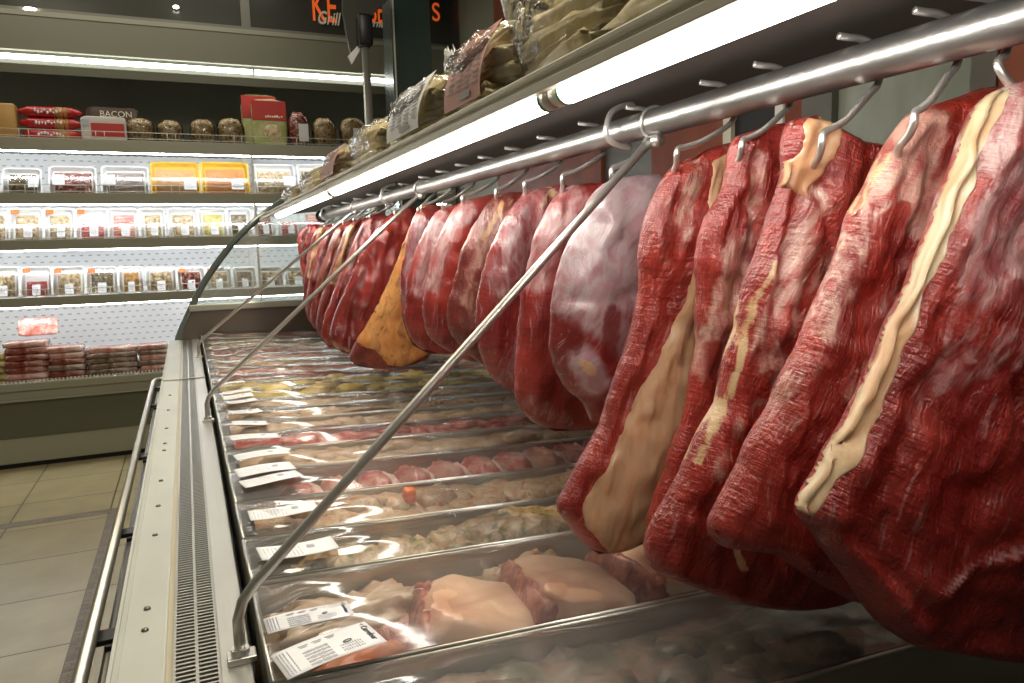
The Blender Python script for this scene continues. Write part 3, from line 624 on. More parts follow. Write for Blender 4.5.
for k, (yy, lb) in enumerate(((.22, 'added unseen beef slab past the right edge of the view, shading the trays'), (.06, 'added unseen beef slab at the near end of the rail, shading the trays'))):  # unseen slabs added past the view to throw shade on the near trays
    def pq(x, z, yy=yy):
        c = Vector((x, yy, z - CAMZ)); q = (RX[0] * c.x + RY[0] * c.y + RZ[0] * c.z, RX[1] * c.x + RY[1] * c.y + RZ[1] * c.z, RX[2] * c.x + RY[2] * c.y + RZ[2] * c.z)
        return (CX + F * q[0] / -q[2], CY - F * q[1] / -q[2])
    Lq = [pq(.50, 1.40), pq(.44, 1.33), pq(.41, 1.24), pq(.40, 1.14), pq(.46, 1.06)]; Rq = [pq(.56, 1.40), pq(.66, 1.35), pq(.74, 1.25), pq(.74, 1.14), pq(.66, 1.06)]
    simple('beef_slab', lb, yy, Lq, Rq, .028, mA, [('mem', [Lq[1], Lq[2]], 30, .6)], 51 + k)
# hooks  (bottom-of-bend pixel for each)
hook_spec = [(A, (1010, 112), .372), (B, (912, 140), .41), (Cc, (823, 160), .482), (D, (743, 160), .585), (E_, (680, 166), .668), (Fm, (614, 184), .815), (G, (565, 188), .94), (H, (527, 193), 1.075), (I_, (498, 200), 1.205), (J_, (465, 206), 1.335), (K_, (445, 212), 1.465), (Kb, (424, 214), 1.595), (L_, (419, 216), 1.73), (Mm, (396, 218), 1.915)]
hook_spec += [(FARM[i], ((372, 221), (356, 224), (345, 227), (335, 229), (326, 230), (316, 232))[i], far_spec[i][1]) for i in range(6)]
wherel = ['nearest beef slab at right edge', 'bright red slab second from camera', 'ragged slab with tan fat flap', 'fourth slab with pale sinew seam', 'slab with broad tan fat face', 'silverskin-covered round', 'lean red piece behind the round', 'rosy lilac-sheened piece', 'sinewy fibred piece',
          'smooth crimson piece', 'narrow crimson piece', 'slim grey-red piece', 'orange fat slab', 'broad purplish piece', 'pinkish strip with pale edge', 'strip with orange fat line', 'thin dark strip', 'small rosy strip', 'strip with cream fat top', 'far end ragged strip']
for (mo_, q, yh), wl in zip(hook_spec, wherel):
    yb = yh - .006
    b0 = at(q[0], q[1], 'y', yb)                      # bottom of bend, enters the meat
    dx, dz = b0.x - .54, b0.z - RZc
    top = [(-.017, .0240), (-.012, .0232), (-.007, .0226), (.002, .0222), (.013, .0190), (.0215, .009), (.0235, -.003), (.019, -.016), (.008, -.0245)]
    k = 1.0
    P = [Vector((.54 + a, yb + .012 * (1 - j / 8), RZc + c)) for j, (a, c) in enumerate(top)]
    lw = [(dx * .50, dz * .46 - .010), (dx * .92, dz * .62 - .006), (dx * 1.10, dz * .74), (dx * 1.14, dz * .86), (dx * 1.06, dz * .96), (dx + .001, dz - .004), (dx + .008, dz - .010)]
    P += [Vector((.54 + a, yb - (.004 if j < 5 else 0) + (0 if j < 4 else (j - 3) * .006), RZc + c)) for j, (a, c) in enumerate(lw)]
    P = smoothpts(P, 4)
    bm = tb([p - Vector((.54, yb, RZc)) for p in P], .0031, 10)
    o = obj('meat_hook', bm, chrome, None, True); o.location = (.54, yb, RZc)
    tag(o, 'bent steel hook over the rail holding the ' + wl, 'hook', 'steel hooks on the rail')

# ------------------------------------------------------------------ trays in the counter
def spiced(name, cols, sc, **k): return mix_mat(name, cols, sc, **k)
c_herb = mix_mat('herbed_meat', [(.08, .10, .025), (.28, .18, .07), (.42, .28, .15), (.52, .42, .26)], 60)
c_pork = mix_mat('pork_pink', [(.42, .09, .06), (.50, .22, .16), (.58, .38, .29)], 22)
c_mix = mix_mat('seasoned_bits', [(.42, .17, .07), (.44, .28, .15), (.50, .38, .25), (.26, .14, .07)], 60)
c_shade = mix_mat('shade_toned_cuts', [(.05, .05, .03), (.12, .10, .06), (.24, .15, .11)], 30)  # shade below the nearest slabs painted into the colour of these cuts
c_yel = mix_mat('yellow_marinade', [(.42, .31, .08), (.55, .42, .12), (.46, .36, .16)], 25)
c_red = mix_mat('red_cuts', [(.26, .02, .02), (.42, .08, .06), (.60, .34, .28)], 22)
c_pale = mix_mat('pale_chicken', [(.38, .24, .14), (.48, .34, .22), (.55, .43, .31)], 26)
c_skin = mix_mat('pork_skin', [(.52, .28, .18), (.62, .40, .26), (.70, .49, .34)], 9, .42, .25)
c_cut = mix_mat('pork_cut_face', [(.20, .045, .03), (.33, .09, .055), (.48, .20, .13)], 60)
c_mince = mix_mat('minced_meat', [(.30, .07, .05), (.48, .20, .16), (.55, .32, .26)], 130, .4, 1.)
c_salm = mix_mat('orange_cut', [(.50, .14, .05), (.62, .24, .12)], 20)
pork_rind = mix_mat('belly_fat', [(.62, .38, .33), (.72, .52, .46)], 14)
edges = [.30, .445, .612, .823, .958, 1.106, 1.268, 1.411, 1.540, 1.668, 1.795, 1.925, 2.06, 2.20, 2.345, 2.50, 2.66, 2.83, 3.01, 3.20, 3.40, 3.58]
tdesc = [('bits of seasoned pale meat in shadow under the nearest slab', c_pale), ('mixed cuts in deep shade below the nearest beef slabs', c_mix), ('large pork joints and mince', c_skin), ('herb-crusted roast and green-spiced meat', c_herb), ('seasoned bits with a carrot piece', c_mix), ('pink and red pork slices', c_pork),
         ('pale green-tinged chicken', c_pale), ('reddish strips under glare', c_red), ('dull cream meat with glare', c_pale), ('small brown-pink bits', c_mix), ('pale cream pieces', c_pale), ('bright yellow marinated fillets', c_yel), ('yellowish thin strips', c_yel), ('brownish pink slices', c_cut), ('dull rosy slices', c_pork),
         ('brown seasoned pieces', c_mix), ('pale rosy pieces', c_pork), ('grey-pink pieces', c_cut), ('dim mixed pieces', c_mix), ('dim pale pieces near the end panel', c_pale), ('dim reddish pieces against the end panel', c_red)]
ordw = ['', '', 'nearest fully visible', 'second', 'third', 'fourth', 'fifth', 'sixth', 'seventh', 'eighth', 'ninth', 'tenth', 'eleventh', 'twelfth', 'thirteenth', 'fourteenth', 'fifteenth', 'sixteenth', 'seventeenth', 'eighteenth', 'last']
rotY = math.atan(SL)
def label_card(parent, w, h, loc, rot, rich=False, seed=0):
    me_b = bmesh.new(); nx, ny = 10, 6; vs = []
    for j in range(ny + 1):
        vs.append([me_b.verts.new(((i / nx - .5) * w, (j / ny - .5) * h, .0025 * sin(3.1 * i / nx + seed))) for i in range(nx + 1)])
    for j in range(ny):
        for i in range(nx): me_b.faces.new((vs[j][i], vs[j][i + 1], vs[j + 1][i + 1], vs[j + 1][i]))
    g = bmesh.ops.extrude_face_region(me_b, geom=me_b.faces[:]); bmesh.ops.translate(me_b, verts=[e for e in g['geom'] if isinstance(e, bmesh.types.BMVert)], vec=(0, 0, .0004))
    bmesh.ops.recalc_face_normals(me_b, faces=me_b.faces)
    o = obj('price_label', me_b, paper, parent, True); o.location = loc; o.rotation_euler = rot
    zc = lambda x: .0025 * sin(3.1 * (x / w + .5) + seed) + .0007
    pb = bmesh.new()
    def bar(x, y, bw, bh):
        z = max(zc(x - bw / 2), zc(x), zc(x + bw / 2)); box(pb, x - bw / 2, x + bw / 2, y - bh / 2, y + bh / 2, z - .0001, z + .00012)
    r2 = random.Random(seed * 10 + 1)
    if rich:
        # columns of tiny printing running across the card (as rotated text lines)
        for col_x, n, bw in ((-.46, 11, .0012), (-.43, 10, .0012), (-.40, 11, .0012), (-.36, 9, .001)):
            for k in range(n): bar(col_x * w, (-.42 + .84 * k / n) * h + .001, bw, h * .05 * r2.uniform(.7, 1.3))
        for k in range(13):
            x = (-.24 + .02 * k) * w
            for j in range(5): bar(x, (-.40 + .12 * j) * h, .0011, h * .085 * r2.uniform(.5, 1.2))
        for k in range(9):
            x = (.10 + .025 * k) * w
            for j in range(3): bar(x, (-.34 + .1 * j) * h, .0010, h * .07 * r2.uniform(.4, 1.2))
        for k in range(3):
            x = (-.2 + .14 * k) * w; bar(x, .34 * h, w * .1, .0012); bar(x, .28 * h, w * .07, .001)
    else:
        for k in range(10):
            x = (-.42 + .05 * k) * w
            for j in range(4): bar(x, (-.32 + .18 * j) * h, .001, h * .12 * r2.uniform(.3, 1.2))
        bar(.18 * w, .1 * h, w * .1, h * .22)
    obj('print', pb, ink, o)
    return o
TR = []
for i in range(len(edges) - 1):
    y0, y1 = edges[i], edges[i + 1]; w = (y1 - y0) / 2 - .003; x0, x1 = .040, .95; yc = (y0 + y1) / 2; near = 2 <= i <= 7
    what, cm = tdesc[i]
    cm = c_shade if i == 1 else cm; place = ordw[i] + ' from the camera' if i >= 2 else 'bottom right corner'
    if i == 0: continue
    t = empty('display_tray', (.04, yc, .864), ('tray of %s, %s' % (what, place)), 'tray', 'film-covered trays in the counter', rot=(0, 0, 0))
    loc = lambda x, y, z: (x - .04, y, z - .864)
    L = x1 - x0
    # pan: floor, two long walls, ends, rolled rims
    def Z(x): return .99 - .864 - SL * x
    bm = bmesh.new()
    def slab(xa, xb, ya, yb, zlo, ztop_off):
        vs = [bm.verts.new((x, y, z)) for x, y, z in [(xa, ya, zlo), (xb, ya, zlo), (xb, yb, zlo), (xa, yb, zlo), (xa, ya, Z(xa) + ztop_off), (xb, ya, Z(xb) + ztop_off), (xb, yb, Z(xb) + ztop_off), (xa, yb, Z(xa) + ztop_off)]]
        for q in ((0, 3, 2, 1), (4, 5, 6, 7), (0, 1, 5, 4), (1, 2, 6, 5), (2, 3, 7, 6), (3, 0, 4, 7)): bm.faces.new([vs[k] for k in q])
    box(bm, 0, L, -w, w, 0, .003)
    slab(0, L, -w, -w + .0022, 0, 0); slab(0, L, w - .0022, w, 0, 0); slab(0, .0022, -w, w, 0, 0); slab(L - .0022, L, -w, w, 0, 0)
    obj('pan', bm, pan_m, t)
    bm = bmesh.new()
    for s in (-1, 1): tube(bm, [(0, s * (w - .001), Z(0) + .001), (L, s * (w - .001), Z(L) + .001)], .0026, 8)
    tube(bm, [(.001, -w, Z(0) + .001), (.001, w, Z(0) + .001)], .0026, 8)
    obj('rim', bm, steel, t, True)
    # film sheet
    nx, ny = (90, 22) if i < 9 else (50, 10); vs = []; bm = bmesh.new()
    bumps = {2: .014, 3: .013, 5: .012}.get(i, .011)
    for a in range(nx + 1):
        row = []
        for c in range(ny + 1):
            x = .001 + (L - .002) * a / nx; y = -w + .002 + (2 * w - .004) * c / ny; e = min(1, min(c, ny - c) / (ny * .22)) * min(1, a / 4)
            z = Z(x) + .0042 + e * (bumps * (.75 + .8 * mn.noise(Vector((x * 8, y * 10 + i * 3.1, i)))) + .0026 * mn.noise(Vector((x * 9 + y * 16, y * 60, i * 2.))))
            row.append(bm.verts.new((x, y, z)))
        vs.append(row)
    for a in range(nx):
        for c in range(ny): bm.faces.new((vs[a][c], vs[a + 1][c], vs[a + 1][c + 1], vs[a][c + 1]))
    obj('plastic_film', bm, film, t, True)
    if i >= 3:
        sw = .088 if i < 8 else (.068 if i < 12 else .055); sh = min(.046, .9 * w) if i < 12 else .030
        for k in range(1 if i in (3, 4, 6, 8) or i > 10 else 2):
            label_card(t, sw, sh, (.056 - .004 * k, -.022 + k * .045 if w > .05 else 0, Z(.06) + .0165 + .003 * k), (radians(-2 + 3 * k), rotY, radians(1 + 3 * ((i * 7 + k * 3) % 4))), seed=i + k)
            if w < .062: break
    TR.append(t)
    # contents
    def thing(nm, bmx, mt, lb, cat, grp=None, org=None):
        o = obj(nm, bmx, mt, None, True); o.location = org or (0, 0, 0); tag(o, lb, cat, grp); return o
    if i == 2 or i == 3 or i == 5: continue
    # loose pieces lying in a row
    bmx = bmesh.new(); r2 = random.Random(i); n = 26
    for k in range(n):
        x = .10 + .80 * (k + r2.random() * .6) / n; s = r2.uniform(.014, .024) if cm is not c_yel else r2.uniform(.02, .034)
        lump(bmx, (x - .49, r2.uniform(-.5, .5) * w, (.102 if i != 1 else .085) - SL * (x - .04) + r2.uniform(0, .010)), (s * 1.4, min(s, w * .55), s * .8), .8, .35, 2.2, 10, 7, rot=r2.uniform(-.5, .5), seed=i * 9 + k)
    vs = []; NX, NY = 80, 12
    for a in range(NX + 1):
        row = []
        for c in range(NY + 1):
            x = .06 + (.88) * a / NX; y = (-w + .004) + (2 * w - .008) * c / NY
            row.append(bmx.verts.new((x - .49, y, (.113 if i != 1 else .098) - SL * (x - .04) + .009 * mn.fractal(Vector((x * 34, y * 40 + i, i)), 1, 2, 3))))
        vs.append(row)
    for a in range(NX):
        for c in range(NY): bmx.faces.new((vs[a][c], vs[a + 1][c], vs[a + 1][c + 1], vs[a][c + 1]))
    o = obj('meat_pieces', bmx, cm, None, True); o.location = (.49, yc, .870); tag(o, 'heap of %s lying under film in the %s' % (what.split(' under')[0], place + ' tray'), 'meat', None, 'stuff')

# --- nearest tray: pork joints, mince, orange cut, and two labels
yc2 = (edges[2] + edges[3]) / 2; FL = .868
def pork(name, q, size, rot, lb, seed, ex=.38):
    """q = pixel of the middle; rests on pan floor, skin upward, cut face at its left end"""
    p = at(q[0], q[1], 'z', .955); e = empty(name, (p.x, yc2 - .014, FL), lb, 'meat', 'pork joints in the nearest tray', rot=(0, 0, rot))
    sx, sy, sz = size
    def wedge(bm):
        for v in bm.verts:
            t = v.co.z / (2 * sz); v.co.x += .030 * (t - .35); v.co.z *= 1 - .16 * (v.co.x + sx) / (2 * sx) - .10 * (.5 + .5 * v.co.y / sy); v.co.z = max(v.co.z, .001)
        return bm
    obj('skin', wedge(lp((0, 0, sz), (sx, sy, sz), ex, .07, 2.0, 48, 30, seed=seed)), c_skin, e, True)
    obj('cut_face', wedge(lp((-sx * .84, 0, sz * .94), (sx * .24, sy * .95, sz * .95), ex, .10, 3.0, 32, 20, seed=seed + 4)), c_cut, e, True, label='dark pink cut face')
    return e
pork('pork_joint', (458, 618), (.060, .077, .069), -.25, 'cream-skinned pork joint nearest the price labels, leftmost of three under film', 3.)
pork('pork_joint', (562, 604), (.058, .077, .071), -.12, 'cream-skinned pork joint in the middle of the three under film', 7.)
pork('pork_joint', (668, 588), (.064, .077, .069), .05, 'cream-skinned pork joint under the hanging slabs, rightmost of three', 12.)
p = at(392, 640, 'z', .93); o = obj('mince_portion', lp((0, 0, .042), (.034, .048, .044), .7, .2, 4, 30, 18, seed=2), c_mince, None, True); o.location = (p.x, p.y + .01, FL); tag(o, 'clump of coarse pink minced meat left of the pork joints', 'meat')
p = at(366, 660, 'z', .93); o = obj('orange_meat_cut', lp((0, 0, .038), (.058, .024, .040), .6, .14, 3, 30, 18, rot=.3, seed=5), c_salm, None, True); o.location = (p.x, p.y, FL); tag(o, 'orange pink meat cut lying against the near rim below the big label', 'meat')
p = at(335, 592, 'z', .95); 
bm = lp((0, 0, .050), (.100, .036, .052), .6, .22, 4, 44, 22, rot=-.05, seed=8); o = obj('marinated_fillet', bm, c_pale, None, True); o.location = (p.x + .01, edges[3] - .042, FL); tag(o, 'long pale marinated fillet behind the two big price labels', 'meat')
p = at(430, 580, 'z', .95); bm = lp((0, 0, .048), (.07, .024, .050), .7, .25, 4, 36, 18, rot=-.03, seed=9); o = obj('marinated_fillet', bm, c_mix, None, True); o.location = (.36, edges[3] - .030, FL); tag(o, 'brown speckled marinated fillet behind the leftmost pork joint', 'meat')
T2 = TR[1]
def rich_label(px, w, h, rz, zt, seed, tilt):
    p = at(px[0], px[1], 'z', zt)
    o = label_card(T2, w, h, (p.x - .04, p.y - yc2, p.z - .864), tilt + (rz,), rich=True, seed=seed)
    zf = lambda x: .0025 * sin(3.1 * (x / w + .5) + seed) + .0008
    text('logo_print', 'Carrefour', h * .15, ink_blue, (.43 * w, .02 * h, zf(.43 * w)), (0, 0, radians(-90)), o, shear=.25)
    text('logo_mark', '<', h * .13, ink_red, (.43 * w, .40 * h, zf(.43 * w)), (0, 0, radians(-90)), o)
    text('number_print', '0', h * .22, ink_blue, (.18 * w, -.05 * h, zf(.18 * w) + .0003), (0, 0, radians(-90)), o)
    return o
rich_label((329, 649), .088, .052, radians(10), 1.004, 0.4, (radians(-4), radians(-4)))
rich_label((309, 617), .080, .034, radians(2), 1.003, 1.2, (radians(-2), radians(-3)))
# --- second tray: herb crusted roast and green spiced cut
yc3 = (edges[3] + edges[4]) / 2
o = obj('herbed_roast', lp((0, 0, .058), (.105, .054, .064), .75, .16, 3, 48, 26, rot=-.08, seed=3), c_herb, None, True); p = at(505, 528, 'z', .95); o.location = (p.x, yc3 - .004, FL); tag(o, 'big herb-crusted roast under glossy film, beneath the tan fat face', 'meat')
for k, (x, sx) in enumerate(((.15, .055), (.235, .040), (.30, .035))):
    o = obj('herbed_cut', lp((0, 0, .052), (sx * 1.15, .050, .058), .7, .2, 4, 32, 18, rot=.1 * k, seed=k + 4), c_herb, None, True); o.location = (x, yc3, FL)
    tag(o, ['green-spiced meat cut under the second tray price label', 'green-spiced meat cut right of the second tray price label', 'small herbed cut between spiced meat and the big roast'][k], 'meat', 'herbed cuts in the second tray')
for k in range(3):
    o = obj('herbed_cut', lp((0, 0, .046), (.06, .048, .052), .7, .2, 4, 24, 14, seed=k + 14), c_herb, None, True); o.location = (.60 + .13 * k, yc3, FL)
    tag(o, 'dim herbed cut hidden in shade under the hanging beef, %s' % ['nearest the big roast', 'middle of three', 'by the rear wall'][k], 'meat', 'herbed cuts in the second tray')
# carrot piece
o = obj('carrot_piece', lp((0, 0, .012), (.010, .010, .012), .6, .1, 2, 16, 10), mat('carrot', (.75, .16, .03), .4), None, True); p = at(410, 509, 'z', .965); o.location = (p.x, p.y, .974); tag(o, 'bright orange carrot piece in the third tray from the camera', 'carrot')
# --- fourth tray: row of pork slices
yc5 = (edges[5] + edges[6]) / 2
for k in range(12):
    x = .13 + .062 * k
    e = empty('pork_slice', (x, yc5, .878), ['red and white', 'pinkish', 'pale rosy'][k % 3] + ' pork slice, %s from left in the row in the fourth tray' % ['first', 'second', 'third', 'fourth', 'fifth', 'sixth', 'seventh', 'eighth', 'ninth', 'tenth', 'eleventh', 'twelfth'][k], 'meat', 'pork slices in the fourth tray', rot=(0, radians(8), .15))
    obj('lean', lp((0, 0, .050), (.026, .058, .052), .7, .14, 3, 24, 16, seed=k), c_red if k % 3 != 1 else c_pork, e, True)
    obj('fat_rim', lp((.020, 0, .048), (.016, .055, .051), .7, .12, 3, 20, 14, seed=k + 3), pork_rind, e, True)

# ------------------------------------------------------------------ bags on the canopy shelf
TOP = 1.549
bspec = [(.465, .485, .125, 0), (.465, .725, .118, 0), (.465, .965, .108, 1), (.46, 1.25, .100, 2), (.46, 1.60, .090, 0), (.46, 1.97, .085, 1), (.46, 2.40, .075, 0), (.46, 2.88, .065, 0)]
bl = ['nearest bag of pale rolls on the canopy shelf, cut by the top of the photo', 'second bag of pale rolls, thick finger shapes under shiny film', 'tied bag with a pink printed label and frilly knot on top', 'bag of yellowish rolls with a small loose film tail, beyond the labelled bag', 'low bag of golden rolls, fifth along the canopy shelf', 'bag with a faded pink label, sixth along the shelf', 'flat bag of rolls, second from the far end', 'farthest flat bag at the end of the canopy shelf']
for i, (x, y, hh, kd) in enumerate(bspec):
    e = empty('bread_bag', (x, y, ctop(x) + .001), bl[i], 'bag', 'film bags along the canopy shelf', rot=(0, -math.atan(CS), 0)); r2 = random.Random(40 + i)
    ly = .118 if i < 3 else .165; wx = .112
    # contents: stacked finger-shaped rolls
    k = 0
    for lay in range(4):
        for c in range(5 - lay):
            z = .018 + lay * hh * .22; xx = (-.080 + lay * .014 + c * .040); yy = r2.uniform(-.012, .012)
            bmx = lp((xx, yy, z), (.0205, ly * .84, .0155 * hh / .10), .75, .30, 3.5, 16, 16, rot=r2.uniform(-.2, .2), seed=i * 10 + k); obj('roll', bmx, sausm, e, True); k += 1
    bmx = lp((0, 0, hh * .52), (wx - .008, ly, hh * .52), .62, .10, 3.5, 56, 34, seed=i * 3.3)
    for v in bmx.verts:
        n_ = mn.noise(Vector((v.co.x * 60, v.co.y * 40, v.co.z * 60 + i))); v.co += Vector((0, 0, 1)) * .004 * n_ + Vector((-1, 0, 0)) * .003 * n_
        v.co.z = max(v.co.z, .0008)
    obj('film_wrap', bmx, bagfilm, e, True)
    if kd:
        # label on the customer side, leaning with the bag
        b2 = bmesh.new(); nx = 8; vs = []
        for a in range(nx + 1):
            t = a / nx; vs.append([b2.verts.new((-wx - .003 + .042 * t * t, yy2, .016 + (hh * .84) * t)) for yy2 in (-ly * .72, ly * .45)])
        for a in range(nx): b2.faces.new((vs[a][0], vs[a][1], vs[a + 1][1], vs[a + 1][0]))
        g = bmesh.ops.extrude_face_region(b2, geom=b2.faces[:]); bmesh.ops.translate(b2, verts=[q for q in g['geom'] if isinstance(q, bmesh.types.BMVert)], vec=(.0006, 0, 0)); bmesh.ops.recalc_face_normals(b2, faces=b2.faces)
        lo = obj('bag_label', b2, pinklab if kd == 1 else paper, e, False, label='pink printed label')
        b3 = bmesh.new()
        for a in range(9):
            t = .22 + .07 * a; xq = -wx - .0045 + .042 * t * t; zq = .016 + hh * .84 * t
            for j in range(4):
                ya = -ly * .66 + ly * .26 * j; box(b3, xq - .0004, xq + .0005, ya, ya + ly * .20 * r2.uniform(.6, 1), zq, zq + hh * .014)
        box(b3, -wx - .0048, -wx - .0040, -ly * .45, -ly * .12, .022, .030); 
        obj('bag_print', b3, ink, lo)
    if i in (2, 3):
        bmx = bmesh.new(); s = 1.45 if i == 2 else .8
        for a in range(9):
            an = a * .7; lump(bmx, (.01 * cos(an) * s, .012 * sin(an) * s, hh * 1.02 + .024 * s + .010 * (a % 3) * s), (.010 * s, .009 * s, .022 * s), .9, .7, 3, 12, 10, seed=a + i)
        lump(bmx, (0, 0, hh * 1.0), (.016, .016, .014), .9, .5, 3, 12, 10, seed=3)
        obj('film_knot', bmx, knotm, e, True, label='frilly gathered film end')

# ------------------------------------------------------------------ wall fridge
FY = 5.60; XL, XRr = -2.2, 1.95
fz = empty('wall_fridge', (0, FY, 0), 'open multideck wall fridge with lit white shelves, across the aisle', 'fridge')
def Fp(name, bm, mt, smooth=False, label=None): return obj(name, bm, mt, fz, smooth, off=(0, FY, 0), label=label)
Fp('back_panel', bx(XL, XRr, 6.20, 6.24, .5, 2.08), pm)
Fp('upper_back', bx(XL, XRr, 6.20, 6.24, 2.08, 2.62), frid_back)
Fp('side_panel', bx(XRr, XRr + .04, FY, 6.24, .0, 2.9), frid_g); Fp('side_panel', bx(XL - .04, XL, FY, 6.24, .0, 2.9), frid_g)
bm = bmesh.new(); prof = [(5.56, .545), (5.555, .50), (5.57, .485), (5.58, .43), (5.60, .42)]
# base with lip, bands
Fp('base_lip', bx(XL, XRr, 5.545, 5.60, .508, .560, bev=.006), frid_g)
bm = bmesh.new(); x = XL
while x < XRr: box(bm, x, x + .010, 5.547, 5.552, .560, .578); x += .022
Fp('lip_comb', bm, wire_w)
Fp('base_band', bx(XL, XRr, 5.56, 5.60, .452, .506), frid_g); Fp('base_moulding', bx(XL, XRr, 5.55, 5.60, .440, .452), frid_g)
Fp('base_bin', bx(XL, XRr, 5.57, 5.62, .20, .440), frid_d); Fp('kick_panel', bx(XL, XRr, 5.575, 5.62, .035, .20), mat('kick_olive', (.34, .34, .26), .45, .1)); Fp('toe_space', bx(XL, XRr, 5.60, 6.2, 0, .036), black_m)
Fp('base_deck', bx(XL, XRr, 5.60, 6.20, .46, .53), frid_w)
SH = [(2.107, 2.028), (1.765, 1.695), (1.470, 1.405), (1.105, 1.045)]
LAMPZ = []
for k, (zt, zb) in enumerate(SH):
    bm = bx(XL, XRr, 5.58, 6.19, zt - .022, zt - .004); s = Fp('shelf', bm, frid_w)
    obj('price_rail', bx(XL, XRr, 5.560, 5.582, zb, zt, bev=.004), frid_g, s, off=(0, 0, 0)); s.children[0].location = (0, -FY, 0)
    # wire fence
    b2 = bmesh.new(); f0 = zt + .012
    for dz in (.010, .050): tube(b2, [(XL, 5.563, zt + dz), (XRr, 5.563, zt + dz)], .0028, 6)
    xx = XL + .05
    while xx < XRr:
        tube(b2, [(xx, 5.563, zt - .002), (xx, 5.563, zt + .05)], .0028, 6); tube(b2, [(xx + .05, 5.563, zt - .002), (xx + .05, 5.563, zt + .05)], .0028, 6); xx += .42
    w_ = obj('wire_fence', b2, wire_w, s, True); w_.location = (0, -FY, 0)
    lt = obj('shelf_lamp', tb([(XL + .05, 5.592, zb - .001), (XRr - .05, 5.592, zb - .001)], .006, 8), ftube_m, s, True); lt.location = (0, -FY, 0)
for px in (252,):
    p = at(px, 160, 'y', 5.575); Fp('upright', bx(p.x - .008, p.x + .008, 5.585, 5.60, .53, 2.11), wire_w)
    Fp('back_upright', bx(p.x - .02, p.x + .02, 6.18, 6.2, .53, 2.08), frid_w)
Fp('top_lamp', tb([(XL, 5.60, 2.60), (at(252, 60, 'y', 5.6).x - .004, 5.60, 2.60)], .016, 12), vtube_m, True)
Fp('top_lamp', tb([(at(252, 60, 'y', 5.6).x + .012, 5.60, 2.60), (XRr, 5.60, 2.60)], .016, 12), vtube_m, True)
Fp('valance', bx(XL, XRr, 5.56, 5.60, 2.635, 2.84), frid_o); Fp('valance_band', bx(XL, XRr, 5.585, 5.60, 2.50, 2.555), frid_d); Fp('lamp_channel', bx(XL, XRr, 5.66, 5.68, 2.54, 2.66), frid_d)
Fp('valance_trim', bx(XL, XRr, 5.555, 5.60, 2.84, 2.87), frid_g); Fp('fridge_top', bx(XL, XRr, 5.58, 6.24, 2.80, 2.84), frid_g)
# sign band above the fridge
sg = empty('sign_band', (0, 5.64, 2.87), 'dark framed panels with orange lettering above the wall fridge', 'sign')
def Sg(nm, bm, mt): return obj(nm, bm, mt, sg, off=(0, 5.64, 2.87))
xm = at(245, 10, 'y', 5.62).x
Sg('dark_panel', bx(XL, xm - .03, 5.63, 5.66, 2.90, 3.49), signm); Sg('dark_panel', bx(xm + .03, at(497, 50, 'y', 5.62).x, 5.63, 5.66, 2.90, 3.49), signm); Sg('dark_panel', bx(at(497, 50, 'y', 5.62).x + .05, 3.3, 5.63, 5.66, 2.90, 3.49), signm)
bm = bx(XL, 3.3, 5.60, 5.66, 2.87, 2.90); box(bm, xm - .03, xm + .03, 5.61, 5.66, 2.90, 3.49); x2 = at(497, 50, 'y', 5.62).x; box(bm, x2, x2 + .05, 5.61, 5.66, 2.90, 3.49); Sg('frame', bm, signf)
def sgtext(s, px, py, size, mt, w=1., sh=0., ext=.004):
    p = at(px, py, 'y', 5.622); return text('lettering', s, size, mt, (p.x, p.y - 5.64, p.z - 2.87), (radians(90), 0, 0), sg, ext=ext, w=w, shear=sh)
sgtext('KE', 324, 8, .31, orange_m, .52); sgtext('BE', 376, 12, .25, orange_m, .52); sgtext('S', 436, 13, .19, orange_m, .8)
sgtext('Grill', 328, 19, .125, cream_m, .72, .3, .012); sgtext('arnes', 378, 24, .075, cream_m, .85, .3, .012)
# two glowing discs standing in for lights reflected in the dark panels
for px, py, lb in ((30, 9, 'larger glowing disc imitating a light reflected in the left sign panel'), (176, 7, 'small glowing disc imitating a reflected light left of the panel frame')):
    p = at(px, py, 'y', 5.58); e = empty('light_reflection', (p.x, 5.58, p.z), lb, 'lamp', 'imitated light reflections by the sign band')
    obj('glow_disc', lp((0, 0, 0), (.036 if px == 30 else .018, .02, .009), .9, 0, 1, 20, 10), refl_m, e, True)
    obj('added_housing', tb([(0, .012, .004), (0, .05, .02)], .014, 12), signf, e, True)

# ---- packs on the fridge shelves
def bright(c, k=1.2): return [tuple(min(.92, v * k) for v in q) for q in c]
foodm = dict(
    dark=mix_mat('food_dark', bright([(.07, .045, .02), (.16, .12, .05), (.30, .22, .12)]), 55), kidney=mix_mat('food_red_brown', bright([(.13, .02, .012), (.30, .05, .03), (.60, .50, .42)]), 50),
    grey=mix_mat('food_grey', bright([(.22, .18, .16), (.33, .28, .25), (.42, .36, .32)]), 70), amber=mix_mat('food_amber', bright([(.50, .27, .08), (.58, .36, .14)]), 40), orange=mix_mat('food_orange', [(.60, .13, .01), (.75, .32, .05), (.5, .2, .04)], 70),
    beige=mix_mat('food_beige', bright([(.28, .18, .08), (.55, .43, .25), (.70, .62, .45)]), 45), pinkst=mix_mat('food_bacon', bright([(.55, .09, .09), (.68, .30, .26), (.80, .62, .55)]), 14, stretch=(.4, 1, 3.)), redm=mix_mat('food_red', bright([(.48, .06, .07), (.60, .16, .15), (.68, .32, .26)]), 22, stretch=(.5, 1, 2)),
    yellow=mix_mat('food_yellow', [(.58, .48, .04), (.75, .66, .20), (.70, .62, .35)], 60), rolls=mix_mat('food_wraps', [(.10, .03, .02), (.40, .28, .10), (.62, .52, .30), (.30, .08, .04)], 50))
